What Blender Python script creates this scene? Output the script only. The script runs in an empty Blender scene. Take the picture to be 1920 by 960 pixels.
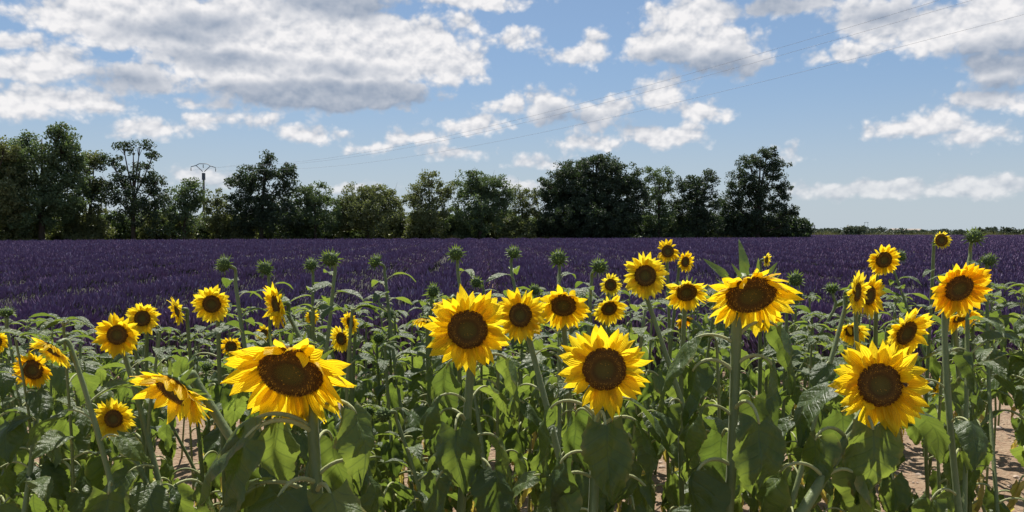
import bpy, math, random
import numpy as np
from mathutils import Vector, Matrix, noise

R = math.radians
rng = np.random.default_rng(11)
random.seed(5)
scene = bpy.context.scene
COL = scene.collection

# ------------------------------------------------------------------ camera, sky, sun, exposure
F = 1507.0                       # focal length in photo pixels (1920 wide)
CAM = Vector((0.0, 0.0, 1.6))
PITCH = math.atan((480 - 436) / F)
cam_data = bpy.data.cameras.new('camera')
cam_data.sensor_width = 36.0
cam_data.lens = 36.0 * F / 1920.0
cam_data.clip_start = 0.05
cam_data.clip_end = 20000.0
cam = bpy.data.objects.new('camera', cam_data)
cam.location = CAM
cam.rotation_euler = (math.pi / 2 - PITCH, 0, 0)
COL.objects.link(cam)
scene.camera = cam
FWD = Vector((0, math.cos(PITCH), -math.sin(PITCH)))
UP = Vector((0, math.sin(PITCH), math.cos(PITCH)))
RIGHT = Vector((1, 0, 0))


def P(px, py, d):
    """world point seen at photo pixel (px, py) at depth d"""
    return CAM + d * (FWD + RIGHT * ((px - 960) / F) + UP * ((480 - py) / F))


def proj(p):
    v = p - CAM
    d = v.dot(FWD)
    return 960 + F * v.dot(RIGHT) / d, 480 - F * v.dot(UP) / d, d


SUN_EL = R(59.0)
SUN_AZ = R(-9.0)                 # clockwise from +Y: the sun stands ahead of the camera, a little left
EXPO = 0.65                       # the photograph is exposed for the flowers
SKY_STRENGTH = 0.06
SKY_LEVEL = 2 ** (0.3 - EXPO)
sun_data = bpy.data.lights.new('sun', 'SUN')
sun_data.energy = 5.0
sun_data.angle = R(0.55)
sun_data.color = (1.0, 0.95, 0.87)
sun = bpy.data.objects.new('sun', sun_data)
sun_dir = Vector((math.sin(SUN_AZ) * math.cos(SUN_EL), math.cos(SUN_AZ) * math.cos(SUN_EL), math.sin(SUN_EL)))
sun.rotation_euler = (-sun_dir).to_track_quat('-Z', 'Y').to_euler()
sun.location = (0, 0, 60)
COL.objects.link(sun)

scene.view_settings.view_transform = 'Standard'
scene.view_settings.look = 'None'
scene.view_settings.exposure = EXPO
scene.view_settings.gamma = 1.0
scene.view_settings.use_curve_mapping = False
scene.cycles.use_denoising = True
scene.cycles.max_bounces = 6
scene.cycles.diffuse_bounces = 3
scene.cycles.glossy_bounces = 2
scene.cycles.transmission_bounces = 4
scene.cycles.transparent_max_bounces = 4


class NT:
    """short-hand to write a node tree"""
    def __init__(self, tree):
        self.t = tree

    def n(self, kind, **kw):
        nd = self.t.nodes.new(kind)
        for k, v in kw.items():
            setattr(nd, k, v)
        return nd

    def link(self, a, b):
        self.t.links.new(a, b)

    def put(self, sock, v):
        if isinstance(v, bpy.types.NodeSocket):
            self.link(v, sock)
        else:
            sock.default_value = v

    def m(self, op, a, b=0.0, c=0.0, clamp=False):
        nd = self.n('ShaderNodeMath', operation=op, use_clamp=clamp)
        self.put(nd.inputs[0], a); self.put(nd.inputs[1], b); self.put(nd.inputs[2], c)
        return nd.outputs[0]

    def v(self, op, a, b=(0, 0, 0), c=(0, 0, 0)):
        nd = self.n('ShaderNodeVectorMath', operation=op)
        self.put(nd.inputs[0], a); self.put(nd.inputs[1], b); self.put(nd.inputs[2], c)
        return nd.outputs['Value'] if op in ('LENGTH', 'DOT_PRODUCT', 'DISTANCE') else nd.outputs['Vector']

    def smooth(self, x, a, b, lo=0.0, hi=1.0):
        nd = self.n('ShaderNodeMapRange', interpolation_type='SMOOTHSTEP')
        self.put(nd.inputs['Value'], x)
        nd.inputs['From Min'].default_value = a; nd.inputs['From Max'].default_value = b
        nd.inputs['To Min'].default_value = lo; nd.inputs['To Max'].default_value = hi
        return nd.outputs[0]

    def lin(self, x, a, b, lo=0.0, hi=1.0):
        nd = self.n('ShaderNodeMapRange')
        self.put(nd.inputs['Value'], x)
        nd.inputs['From Min'].default_value = a; nd.inputs['From Max'].default_value = b
        nd.inputs['To Min'].default_value = lo; nd.inputs['To Max'].default_value = hi
        return nd.outputs[0]

    def mix(self, f, a, b, blend='MIX'):
        nd = self.n('ShaderNodeMix', data_type='RGBA', blend_type=blend)
        self.put(nd.inputs[0], f)
        for s, v in ((nd.inputs[6], a), (nd.inputs[7], b)):
            if isinstance(v, tuple) and len(v) == 3:
                v = (*v, 1.0)
            self.put(s, v)
        return nd.outputs[2]

    def noise(self, vec=None, scale=5.0, detail=3.0, rough=0.5, dist=0.0, lac=2.0, out='Fac'):
        nd = self.n('ShaderNodeTexNoise')
        if vec is not None:
            self.link(vec, nd.inputs['Vector'])
        nd.inputs['Scale'].default_value = scale; nd.inputs['Detail'].default_value = detail
        nd.inputs['Roughness'].default_value = rough; nd.inputs['Distortion'].default_value = dist
        nd.inputs['Lacunarity'].default_value = lac
        return nd.outputs[out]


# ------------------------------------------------------------------ the sky with its cumulus clouds
def build_world():
    w = bpy.data.worlds.new('World')
    scene.world = w
    w.use_nodes = True
    t = w.node_tree
    t.nodes.clear()
    N = NT(t)
    out = N.n('ShaderNodeOutputWorld')
    bg = N.n('ShaderNodeBackground')
    bg.inputs['Strength'].default_value = SKY_STRENGTH
    N.link(bg.outputs[0], out.inputs[0])
    sky = N.n('ShaderNodeTexSky', sky_type='NISHITA')
    sky.sun_disc = False
    sky.sun_elevation = SUN_EL
    sky.sun_rotation = SUN_AZ
    sky.altitude = 500
    sky.air_density = 1.0
    sky.dust_density = 0.35
    sky.ozone_density = 1.2
    dirv = N.n('ShaderNodeTexCoord').outputs['Generated']
    sep = N.n('ShaderNodeSeparateXYZ'); N.link(dirv, sep.inputs[0])
    az = N.m('MULTIPLY', N.m('ARCTAN2', sep.outputs[0], sep.outputs[1]), 57.29578)
    el = N.m('MULTIPLY', N.m('ARCSINE', sep.outputs[2]), 57.29578)
    cmb = N.n('ShaderNodeCombineXYZ'); N.link(az, cmb.inputs[0]); N.link(el, cmb.inputs[1])
    p0 = cmb.outputs[0]                                     # degrees: azimuth, elevation

    def ae(px, py):
        v = P(px, py, 1.0) - CAM
        return math.degrees(math.atan2(v.x, v.y)), math.degrees(math.asin(v.normalized().z))

    # turbulence (degrees)
    nz = N.n('ShaderNodeTexNoise'); N.link(N.v('MULTIPLY', p0, (1, 1.5, 1)), nz.inputs['Vector'])
    nz.inputs['Scale'].default_value = 0.40; nz.inputs['Detail'].default_value = 2.5; nz.inputs['Roughness'].default_value = 0.45
    warp = N.v('MULTIPLY_ADD', nz.outputs['Color'], (2.0, 1.3, 0), (-1.0, -0.65, 0))
    pw = N.v('ADD', p0, warp)

    pl = N.v('ADD', p0, N.v('MULTIPLY', warp, (0.35, 0.35, 0)))

    def puffs(vec):
        nd = N.n('ShaderNodeTexVoronoi', voronoi_dimensions='2D', feature='F1')
        N.link(N.v('MULTIPLY', vec, (1, 1.3, 1)), nd.inputs['Vector'])
        nd.inputs['Scale'].default_value = 0.56; nd.inputs['Detail'].default_value = 2.2
        nd.inputs['Roughness'].default_value = 0.46; nd.inputs['Lacunarity'].default_value = 2.3
        return N.m('SUBTRACT', 1.0, nd.outputs['Distance'])

    def field(blobs, k, src):
        acc = None
        for (px, py, rx, ry) in blobs:
            a, e = ae(px, py)
            s = 1.0 / 26.3 * 0.93                           # pixels -> degrees, near the frame's middle
            rx_, ry_ = rx * s, ry * s
            q = N.v('MULTIPLY_ADD', src, (1 / rx_, 1 / ry_, 0), (-a / rx_, -e / ry_, 0))
            L = N.v('LENGTH', q)
            m_ = (rx_ * ry_) ** 0.5 * 0.9
            sd = N.m('MULTIPLY_ADD', L, -m_, m_)
            acc = sd if acc is None else N.m('SMOOTH_MAX', acc, sd, k)
        return acc

    clouds = [
        (130, 28, 100, 30), (330, 45, 220, 62), (520, 85, 270, 85), (710, 95, 195, 75), (855, 120, 66, 44),
        (600, 165, 230, 50), (630, 5, 110, 35), (265, 148, 75, 30),
        (40, 135, 80, 22), (105, 118, 62, 32), (215, 135, 36, 16), (28, 76, 55, 14), (105, 185, 130, 24), (30, 198, 80, 22),
        (285, 240, 62, 15), (228, 255, 24, 10), (362, 190, 58, 9), (483, 187, 36, 13), (400, 222, 42, 17), (490, 230, 36, 16), (578, 250, 58, 15),
        (965, 72, 45, 18), (868, 50, 34, 22), (885, 4, 115, 15), (1085, 104, 76, 18), (1112, 85, 28, 28),
        (1262, 80, 88, 50), (1340, 95, 100, 48), (1300, 30, 92, 40), (1405, 110, 42, 32),
        (885, 232, 66, 17), (955, 198, 42, 24), (1030, 200, 62, 32), (1135, 212, 62, 30), (1240, 180, 48, 34), (1315, 210, 58, 22), (1250, 255, 78, 24), (1100, 265, 55, 16),
        (775, 258, 62, 16), (698, 273, 34, 11), (855, 284, 78, 11), (1020, 302, 60, 10),
        (1592, 98, 60, 18), (1490, 8, 95, 18), (1640, 28, 95, 34), (1750, 55, 120, 42), (1880, 40, 95, 62), (1872, 135, 62, 32), (1870, 188, 72, 20),
        (1690, 240, 50, 19), (1760, 230, 62, 24), (1830, 252, 60, 15), (1475, 287, 26, 13), (1640, 356, 140, 16), (1850, 348, 90, 20),
        (395, 335, 62, 18), (670, 352, 60, 10), (985, 347, 55, 10),
    ]
    shades = [
        (620, 184, 240, 34), (320, 62, 90, 18), (420, 112, 110, 14), (640, 8, 120, 26), (390, 45, 70, 18), (1335, 128, 110, 26),
        (1060, 222, 60, 18), (1180, 232, 60, 12), (1890, 105, 90, 34), (1460, 6, 80, 16), (1880, 165, 70, 14), (1650, 30, 60, 16), (650, 132, 60, 12), (1250, 110, 50, 14), (240, 150, 60, 18),
    ]
    S = field(clouds, 0.3, pw)
    # clouds beyond the frame: the same broken cumulus goes on all around and overhead
    gen = N.noise(N.v('MULTIPLY', dirv, (1, 1, 2.4)), scale=3.4, detail=4.0, rough=0.55)
    gmask = N.m('MAXIMUM', N.smooth(N.m('ABSOLUTE', az), 35, 42), N.smooth(el, 17.5, 22))
    genS = N.m('MULTIPLY_ADD', gen, 14.0, -8.1)
    genS = N.m('ADD', genS, N.m('MULTIPLY_ADD', gmask, 30.0, -30.0))
    S = N.m('MAXIMUM', S, genS)
    # small billows on the edges
    bil = puffs(pl)
    fine = N.noise(pl, scale=1.7, detail=4.0, rough=0.55)
    S = N.m('ADD', S, N.m('MULTIPLY_ADD', bil, 1.1, -0.04))
    S = N.m('ADD', S, N.m('MULTIPLY_ADD', fine, 1.1, -0.55))
    dens = N.smooth(S, -0.20, 0.85)
    # self shading: billow relief seen against the light from above, and grey undersides
    bil2 = puffs(N.v('ADD', pl, (-0.12, 0.40, 0)))
    rel = N.m('SUBTRACT', bil, bil2)
    G = field(shades, 0.6, pw)
    shade = N.smooth(N.m('ADD', G, N.m('MULTIPLY_ADD', bil, 0.8, 0.1)), -0.75, 1.5)
    gsh = N.m('MULTIPLY', N.smooth(genS, 0.4, 3.0), 0.8)
    shade = N.m('MAXIMUM', shade, gsh)
    thick = N.smooth(S, 0.2, 1.3)
    lit = N.m('MULTIPLY_ADD', rel, N.m('MULTIPLY_ADD', shade, -0.40, 0.66), N.m('MULTIPLY_ADD', shade, -0.66, 0.72))
    lit = N.m('ADD', lit, N.m('MULTIPLY', N.m('SUBTRACT', thick, 0.5), 0.16), clamp=True)
    ccol = N.mix(lit, (0.255, 0.305, 0.39), (0.76, 0.745, 0.745))
    # far clouds near the horizon sink into the pale air
    hz = N.smooth(el, 0.5, 7.5)
    dens = N.m('MULTIPLY', dens, N.m('MULTIPLY_ADD', hz, 0.42, 0.55))
    ccol = N.v('SCALE', ccol)
    ccol.node.inputs['Scale'].default_value = SKY_LEVEL / SKY_STRENGTH
    hazef = N.smooth(el, -1.0, 15.0, 0.96, 0.30)
    k_ = SKY_LEVEL / SKY_STRENGTH
    hcol = N.mix(N.smooth(el, 0.0, 13.0), (0.40 * k_, 0.465 * k_, 0.52 * k_), (0.178 * k_, 0.305 * k_, 0.515 * k_))
    skyc = N.mix(hazef, sky.outputs[0], hcol)
    mixn = N.mix(dens, skyc, ccol)
    N.link(mixn, bg.inputs['Color'])
    w.cycles.sampling_method = 'MANUAL'
    w.cycles.sample_map_resolution = 512


build_world()


# ------------------------------------------------------------------ materials
def material(name):
    m = bpy.data.materials.new(name)
    m.use_nodes = True
    t = m.node_tree
    t.nodes.clear()
    N = NT(t)
    out = N.n('ShaderNodeOutputMaterial')
    return m, N, out


def principled(N, color, rough=0.6, spec=0.4, normal=None, sheen=0.0):
    b = N.n('ShaderNodeBsdfPrincipled')
    if isinstance(color, tuple):
        color = (*color[:3], 1.0)
    N.put(b.inputs['Base Color'], color)
    N.put(b.inputs['Roughness'], rough)
    b.inputs['Specular IOR Level'].default_value = spec
    b.inputs['Sheen Weight'].default_value = sheen
    b.inputs['Sheen Roughness'].default_value = 0.4
    if normal is not None:
        N.link(normal, b.inputs['Normal'])
    return b.outputs[0]


def bump(N, h, strength=0.3, dist=0.01):
    b = N.n('ShaderNodeBump')
    b.inputs['Strength'].default_value = strength
    b.inputs['Distance'].default_value = dist
    N.link(h, b.inputs['Height'])
    return b.outputs[0]


def mixsh(N, f, a, b):
    nd = N.n('ShaderNodeMixShader')
    N.put(nd.inputs[0], f)
    N.link(a, nd.inputs[1]); N.link(b, nd.inputs[2])
    return nd.outputs[0]


def translucent(N, color, normal=None):
    nd = N.n('ShaderNodeBsdfTranslucent')
    N.put(nd.inputs['Color'], color if not isinstance(color, tuple) else (*color, 1.0))
    if normal is not None:
        N.link(normal, nd.inputs['Normal'])
    return nd.outputs[0]


def orand(N):
    return N.n('ShaderNodeObjectInfo').outputs['Random']


def mat_simple(name, color, rough=0.7, spec=0.3, var=0.25, scale=12.0):
    m, N, out = material(name)
    co = N.n('ShaderNodeTexCoord').outputs['Object']
    f = N.noise(co, scale=scale, detail=4)
    dark = tuple(c * (1 - var) for c in color); lite = tuple(min(1, c * (1 + var)) for c in color)
    col = N.mix(f, dark, lite)
    N.link(principled(N, col, rough, spec, bump(N, f, 0.3, 0.01)), out.inputs[0])
    return m


def mat_leaf(name, base, alt, back, tr=0.3):
    m, N, out = material(name)
    tc = N.n('ShaderNodeTexCoord')
    uv = tc.outputs['UV']
    sp = N.n('ShaderNodeSeparateXYZ'); N.link(uv, sp.inputs[0])
    s = N.m('MULTIPLY', N.m('ABSOLUTE', N.m('SUBTRACT', sp.outputs[0], 0.5)), 2.0)
    vv = sp.outputs[1]
    mid = N.smooth(s, 0.012, 0.05, 1.0, 0.0)
    # side veins leave the midrib and run forward
    q = N.m('MULTIPLY', N.m('SUBTRACT', vv, N.m('MULTIPLY', N.m('POWER', s, 0.8), 0.20)), 7.0)
    fr = N.m('ABSOLUTE', N.m('SUBTRACT', N.m('FRACT', q), 0.5))
    side = N.smooth(fr, 0.02, 0.10, 1.0, 0.0)
    side = N.m('MULTIPLY', side, N.smooth(s, 0.7, 1.0, 0.75, 0.1))
    vein = N.m('MAXIMUM', mid, side)
    r = orand(N)
    nz = N.noise(tc.outputs['Object'], scale=7.0, detail=4)
    nf = N.noise(tc.outputs['Object'], scale=26.0, detail=3)
    f = N.m('ADD', N.m('MULTIPLY', r, 0.65), N.m('MULTIPLY', nz, 0.45), clamp=True)
    col = N.mix(f, base, alt)
    edge = N.m('MULTIPLY', N.smooth(N.m('ADD', s, N.m('MULTIPLY', nz, 0.9)), 1.30, 1.55), N.smooth(r, 0.35, 0.8, 0.0, 0.7))
    col = N.mix(edge, col, (0.26, 0.20, 0.06))
    col = N.mix(N.m('MULTIPLY', vein, 0.55), col, tuple(min(1, c * 2.3 + 0.03) for c in base))
    geo = N.n('ShaderNodeNewGeometry')
    col = N.mix(N.m('MULTIPLY', geo.outputs['Backfacing'], 0.7), col, back)
    # puckered between the veins
    h = N.m('ADD', N.m('MULTIPLY', fr, 0.30), N.m('ADD', N.m('MULTIPLY', vein, -0.22), N.m('MULTIPLY', nz, 1.2)))
    h = N.m('ADD', h, N.m('MULTIPLY', nf, 0.28))
    nrm = bump(N, h, 0.42, 0.02)
    sh = principled(N, col, 0.46, 0.46, nrm, sheen=0.0)
    tcol = N.mix(f, tuple(min(1, c * k) for c, k in zip(base, (3.6, 3.4, 1.6))), tuple(min(1, c * k) for c, k in zip(alt, (3.6, 3.2, 1.5))))
    N.link(mixsh(N, tr, sh, translucent(N, N.mix(N.m('MULTIPLY', vein, 0.5), tcol, tuple(c * 1.2 for c in base)))), out.inputs[0])
    return m


M_LEAF = mat_leaf('leaf_green', (0.030, 0.054, 0.014), (0.088, 0.128, 0.034), (0.135, 0.170, 0.066), 0.40)
M_DRY = mat_leaf('leaf_dry', (0.24, 0.175, 0.055), (0.46, 0.37, 0.12), (0.36, 0.28, 0.12), 0.30)


def mat_stem(name, c1, c2):
    m, N, out = material(name)
    co = N.n('ShaderNodeTexCoord').outputs['Object']
    st = N.noise(N.v('MULTIPLY', co, (60, 60, 3)), scale=3.0, detail=3)
    lo = N.noise(co, scale=9.0, detail=3)
    f = N.m('ADD', N.m('MULTIPLY', st, 0.5), N.m('MULTIPLY', lo, 0.5))
    f = N.m('ADD', f, N.m('MULTIPLY_ADD', orand(N), 0.3, -0.15), clamp=True)
    col = N.mix(f, c1, c2)
    N.link(principled(N, col, 0.55, 0.4, bump(N, st, 0.5, 0.003), sheen=0.08), out.inputs[0])
    return m


M_STEM = mat_stem('stem_green', (0.09, 0.12, 0.038), (0.21, 0.25, 0.09))
M_PETIOLE = mat_stem('petiole_pale', (0.22, 0.25, 0.085), (0.44, 0.45, 0.20))


def mat_petal(k=(1, 1, 1)):
    m, N, out = material('petal_yellow')
    tint = lambda c: tuple(min(.97, a * b) for a, b in zip(c, k))
    tc = N.n('ShaderNodeTexCoord')
    sp = N.n('ShaderNodeSeparateXYZ'); N.link(tc.outputs['UV'], sp.inputs[0])
    r = orand(N)
    base = N.mix(r, tint((0.85, 0.585, 0.014)), tint((0.90, 0.68, 0.030)))
    col = N.mix(N.smooth(sp.outputs[1], 0.0, 0.5, 0.6, 0.0), base, (0.76, 0.38, 0.005))
    ridge = N.m('SINE', N.m('MULTIPLY', sp.outputs[0], 44.0))
    nz = N.noise(tc.outputs['Object'], scale=9, detail=3)
    col = N.mix(N.m('MULTIPLY', N.m('ADD', nz, N.m('MULTIPLY', ridge, 0.15)), 0.22), col, (0.60, 0.25, 0.004))
    nrm = bump(N, N.m('ADD', ridge, N.m('MULTIPLY', nz, 2.0)), 0.35, 0.02)
    sh = principled(N, col, 0.5, 0.25, nrm)
    tl = translucent(N, N.mix(r, tint((0.94, 0.65, 0.010)), tint((0.96, 0.73, 0.022))), nrm)
    N.link(mixsh(N, 0.60, sh, tl), out.inputs[0])
    return m


M_PETAL = mat_petal()
M_PETALS = [M_PETAL, mat_petal((1.0, .90, .7)), mat_petal((1.0, 1.07, 1.8))]


def mat_disc():
    m, N, out = material('disc_brown')
    co = N.n('ShaderNodeTexCoord').outputs['Object']
    sp = N.n('ShaderNodeSeparateXYZ'); N.link(co, sp.inputs[0])
    rr = N.m('SQRT', N.m('ADD', N.m('POWER', sp.outputs[0], 2.0), N.m('POWER', sp.outputs[1], 2.0)))
    nz = N.noise(co, scale=14, detail=3)
    rr = N.m('ADD', rr, N.m('MULTIPLY_ADD', nz, 0.16, -0.08))
    cr = N.n('ShaderNodeValToRGB')
    N.link(rr, cr.inputs[0])
    e = cr.color_ramp.elements
    e[0].position = 0.0; e[0].color = (0.095, 0.090, 0.020, 1)
    e[1].position = 1.0; e[1].color = (0.12, 0.050, 0.006, 1)
    for pos, c in ((0.36, (0.075, 0.064, 0.014)), (0.50, (0.060, 0.034, 0.009)), (0.66, (0.115, 0.060, 0.012)), (0.86, (0.085, 0.040, 0.009))):
        x = cr.color_ramp.elements.new(pos); x.color = (*c, 1)
    sp2 = N.noise(co, scale=60, detail=1)
    col = N.mix(N.smooth(sp2, 0.52, 0.66, 0.0, 0.55), cr.outputs[0], (0.20, 0.10, 0.018))
    N.link(principled(N, col, 0.75, 0.2), out.inputs[0])
    return m


M_DISC = mat_disc()
M_FLORET = mat_simple('floret_pollen', (0.40, 0.215, 0.030), .8, .1, .35, 8.0)


def mat_bract():
    m, N, out = material('bract_green')
    tc = N.n('ShaderNodeTexCoord')
    r = orand(N)
    nz = N.noise(tc.outputs['Object'], scale=5, detail=3)
    f = N.m('ADD', N.m('MULTIPLY', r, 0.5), N.m('MULTIPLY', nz, 0.5), clamp=True)
    col = N.mix(f, (0.085, 0.13, 0.035), (0.20, 0.27, 0.075))
    sh = principled(N, col, 0.55, 0.35, bump(N, nz, 0.3, 0.02), sheen=0.2)
    N.link(mixsh(N, 0.28, sh, translucent(N, (0.26, 0.36, 0.04))), out.inputs[0])
    return m


M_BRACT = mat_bract()
M_BUD = mat_simple('bud_core', (0.050, 0.078, 0.022), .7, .2, .5, 3.0)


# ------------------------------------------------------------------ mesh helpers
def mesh_np(name, verts, faces, mats, uv=None, midx=None, smooth=True):
    """verts (n,3), faces: list/array of equal-length or mixed index lists"""
    me = bpy.data.meshes.new(name)
    verts = np.asarray(verts, dtype=np.float32)
    if isinstance(faces, np.ndarray):
        k = faces.shape[1]
        loops = faces.astype(np.int32).ravel()
        starts = np.arange(0, len(loops), k, dtype=np.int32)
    else:
        lens = np.array([len(f) for f in faces], dtype=np.int32)
        loops = np.fromiter((i for f in faces for i in f), dtype=np.int32)
        starts = np.concatenate(([0], np.cumsum(lens)[:-1])).astype(np.int32)
    me.vertices.add(len(verts)); me.vertices.foreach_set('co', verts.ravel())
    me.loops.add(len(loops)); me.loops.foreach_set('vertex_index', loops)
    me.polygons.add(len(starts)); me.polygons.foreach_set('loop_start', starts)
    if midx is not None:
        me.polygons.foreach_set('material_index', np.asarray(midx, dtype=np.int32))
    me.polygons.foreach_set('use_smooth', np.full(len(starts), smooth))
    if uv is not None:
        l = me.uv_layers.new(name='UVMap')
        l.data.foreach_set('uv', np.asarray(uv, dtype=np.float32)[loops].ravel())
    for m in mats:
        me.materials.append(m)
    me.update(calc_edges=True)
    return me


class MB:
    """collects pieces of one mesh"""
    def __init__(self):
        self.v = []; self.f = []; self.uv = []; self.mi = []

    def add(self, verts, faces, uv=None, mi=0):
        o = len(self.v)
        self.v.extend([tuple(x) for x in verts])
        self.f.extend([tuple(i + o for i in f) for f in faces])
        self.uv.extend(uv if uv is not None else [(0.5, 0.5)] * len(verts))
        self.mi.extend([mi] * len(faces))
        return self

    def tube(self, pts, radii, n=8, mi=0, cap=True):
        pts = [Vector(p) for p in pts]
        verts = []; faces = []
        ref = None
        for i, p in enumerate(pts):
            t = (pts[min(i + 1, len(pts) - 1)] - pts[max(i - 1, 0)]).normalized()
            if ref is None:
                ref = t.orthogonal().normalized()
            ref = (ref - t * ref.dot(t)).normalized()
            b = t.cross(ref)
            for k in range(n):
                a = 2 * math.pi * k / n
                verts.append(p + (ref * math.cos(a) + b * math.sin(a)) * radii[i])
        for i in range(len(pts) - 1):
            for k in range(n):
                faces.append((i * n + k, i * n + (k + 1) % n, (i + 1) * n + (k + 1) % n, (i + 1) * n + k))
        if cap:
            faces.append(tuple(reversed(range(n))))
            faces.append(tuple((len(pts) - 1) * n + k for k in range(n)))
        return self.add(verts, faces, mi=mi)

    def box(self, lo, hi, mi=0):
        x0, y0, z0 = lo; x1, y1, z1 = hi
        v = [(x0, y0, z0), (x1, y0, z0), (x1, y1, z0), (x0, y1, z0), (x0, y0, z1), (x1, y0, z1), (x1, y1, z1), (x0, y1, z1)]
        return self.add(v, [(0, 3, 2, 1), (4, 5, 6, 7), (0, 1, 5, 4), (1, 2, 6, 5), (2, 3, 7, 6), (3, 0, 4, 7)], mi=mi)

    def lathe(self, prof, n=20, mi=0):
        verts = []; faces = []
        for (r, z) in prof:
            for k in range(n):
                a = 2 * math.pi * k / n
                verts.append((r * math.cos(a), r * math.sin(a), z))
        for i in range(len(prof) - 1):
            for k in range(n):
                faces.append((i * n + k, i * n + (k + 1) % n, (i + 1) * n + (k + 1) % n, (i + 1) * n + k))
        return self.add(verts, faces, mi=mi)

    def mesh(self, name, mats, smooth=True):
        return mesh_np(name, np.array(self.v), self.f, mats, np.array(self.uv), self.mi, smooth)


def obj(name, me, parent=None, mat=None):
    o = bpy.data.objects.new(name, me)
    COL.objects.link(o)
    if parent is not None:
        o.parent = parent
    if mat is not None:
        o.matrix_local = mat
    return o


def tag(o, label, cat, group=None, kind=None):
    if label: o['label'] = label
    if cat: o['category'] = cat
    if group: o['group'] = group
    if kind: o['kind'] = kind
    return o


def empty(name, loc=(0, 0, 0)):
    o = bpy.data.objects.new(name, None)
    o.empty_display_size = 0.1
    COL.objects.link(o)
    o.location = loc
    return o


def hsh(x, y, z=0.0):
    return noise.noise((x, y, z))


# ------------------------------------------------------------------ ground
def build_ground():
    def axis(lo, hi, step, far_lo, far_hi):
        a = list(np.arange(lo, hi + 1e-6, step))
        s = step; x = hi
        while x < far_hi:
            s *= 1.35; x += s; a.append(min(x, far_hi))
        s = step; x = lo
        while x > far_lo:
            s *= 1.35; x -= s; a.insert(0, max(x, far_lo))
        return np.array(a)
    xs = axis(-7, 7, 0.085, -6000, 6000)
    ys = axis(1.0, 11, 0.085, -6000, 9000)
    X, Y = np.meshgrid(xs, ys)
    Z = np.zeros_like(X)
    for j in range(X.shape[0]):
        for i in range(X.shape[1]):
            x, y = X[j, i], Y[j, i]
            if abs(x) < 12 and -2 < y < 16:
                Z[j, i] = 0.035 * hsh(x * 1.1, y * 1.1) + 0.028 * hsh(x * 4, y * 4, 3) + 0.016 * hsh(x * 10, y * 10, 7)
    v = np.stack([X.ravel(), Y.ravel(), Z.ravel()], 1)
    nx = len(xs); ny = len(ys)
    idx = np.arange(nx * ny).reshape(ny, nx)
    f = np.stack([idx[:-1, :-1].ravel(), idx[:-1, 1:].ravel(), idx[1:, 1:].ravel(), idx[1:, :-1].ravel()], 1)
    m, N, out = material('soil')
    co = N.n('ShaderNodeTexCoord').outputs['Object']
    n1 = N.noise(co, scale=1.3, detail=6, rough=0.6)
    n2 = N.noise(co, scale=22, detail=5, rough=0.65)
    n3 = N.n('ShaderNodeTexVoronoi'); N.link(co, n3.inputs['Vector']); n3.inputs['Scale'].default_value = 34
    col = N.mix(n1, (0.225, 0.158, 0.102), (0.345, 0.262, 0.182))
    col = N.mix(N.smooth(n2, 0.40, 0.62, 0.0, 0.55), col, (0.185, 0.105, 0.066))
    col = N.mix(N.smooth(n2, 0.62, 0.8, 0.0, 0.6), col, (0.46, 0.36, 0.27))
    sy = N.n('ShaderNodeSeparateXYZ'); N.link(co, sy.inputs[0])
    col = N.mix(N.smooth(N.m('ADD', sy.outputs[1], N.m('MULTIPLY', n1, 6.0)), 84, 92), col, N.mix(n1, (0.075, 0.078, 0.030), (0.17, 0.155, 0.07)))
    h = N.m('ADD', N.m('MULTIPLY', n2, 1.0), N.m('MULTIPLY', n3.outputs['Distance'], -0.5))
    N.link(principled(N, col, 0.95, 0.1, bump(N, h, 0.9, 0.03)), out.inputs[0])
    o = obj('ground', mesh_np('ground', v, f, [m]))
    o['kind'] = 'structure'
    return o


build_ground()


def ground_z(x, y):
    return 0.035 * hsh(x * 1.1, y * 1.1) + 0.028 * hsh(x * 4, y * 4, 3)


# stones lying on the soil
def stone_mesh(seed):
    g = random.Random(seed)
    mb = MB()
    n, k = 7, 5
    v = [(0, 0, -0.5)]
    for i in range(1, k):
        ph = math.pi * i / k
        for j in range(n):
            a = 2 * math.pi * j / n + g.uniform(-.25, .25)
            r = math.sin(ph) * g.uniform(.75, 1.1)
            v.append((r * math.cos(a), r * .8 * math.sin(a), -math.cos(ph) * .5 * g.uniform(.85, 1.15)))
    v.append((0, 0, .5))
    f = [(0, 1 + (j + 1) % n, 1 + j) for j in range(n)]
    for i in range(k - 2):
        for j in range(n):
            a = 1 + i * n + j; b = 1 + i * n + (j + 1) % n
            f.append((a, b, b + n, a + n))
    last = len(v) - 1
    f += [(1 + (k - 2) * n + j, 1 + (k - 2) * n + (j + 1) % n, last) for j in range(n)]
    return v, f


M_STONE = mat_simple('stone', (0.42, 0.33, 0.26), 0.9, 0.15, 0.35, 6.0)


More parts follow.
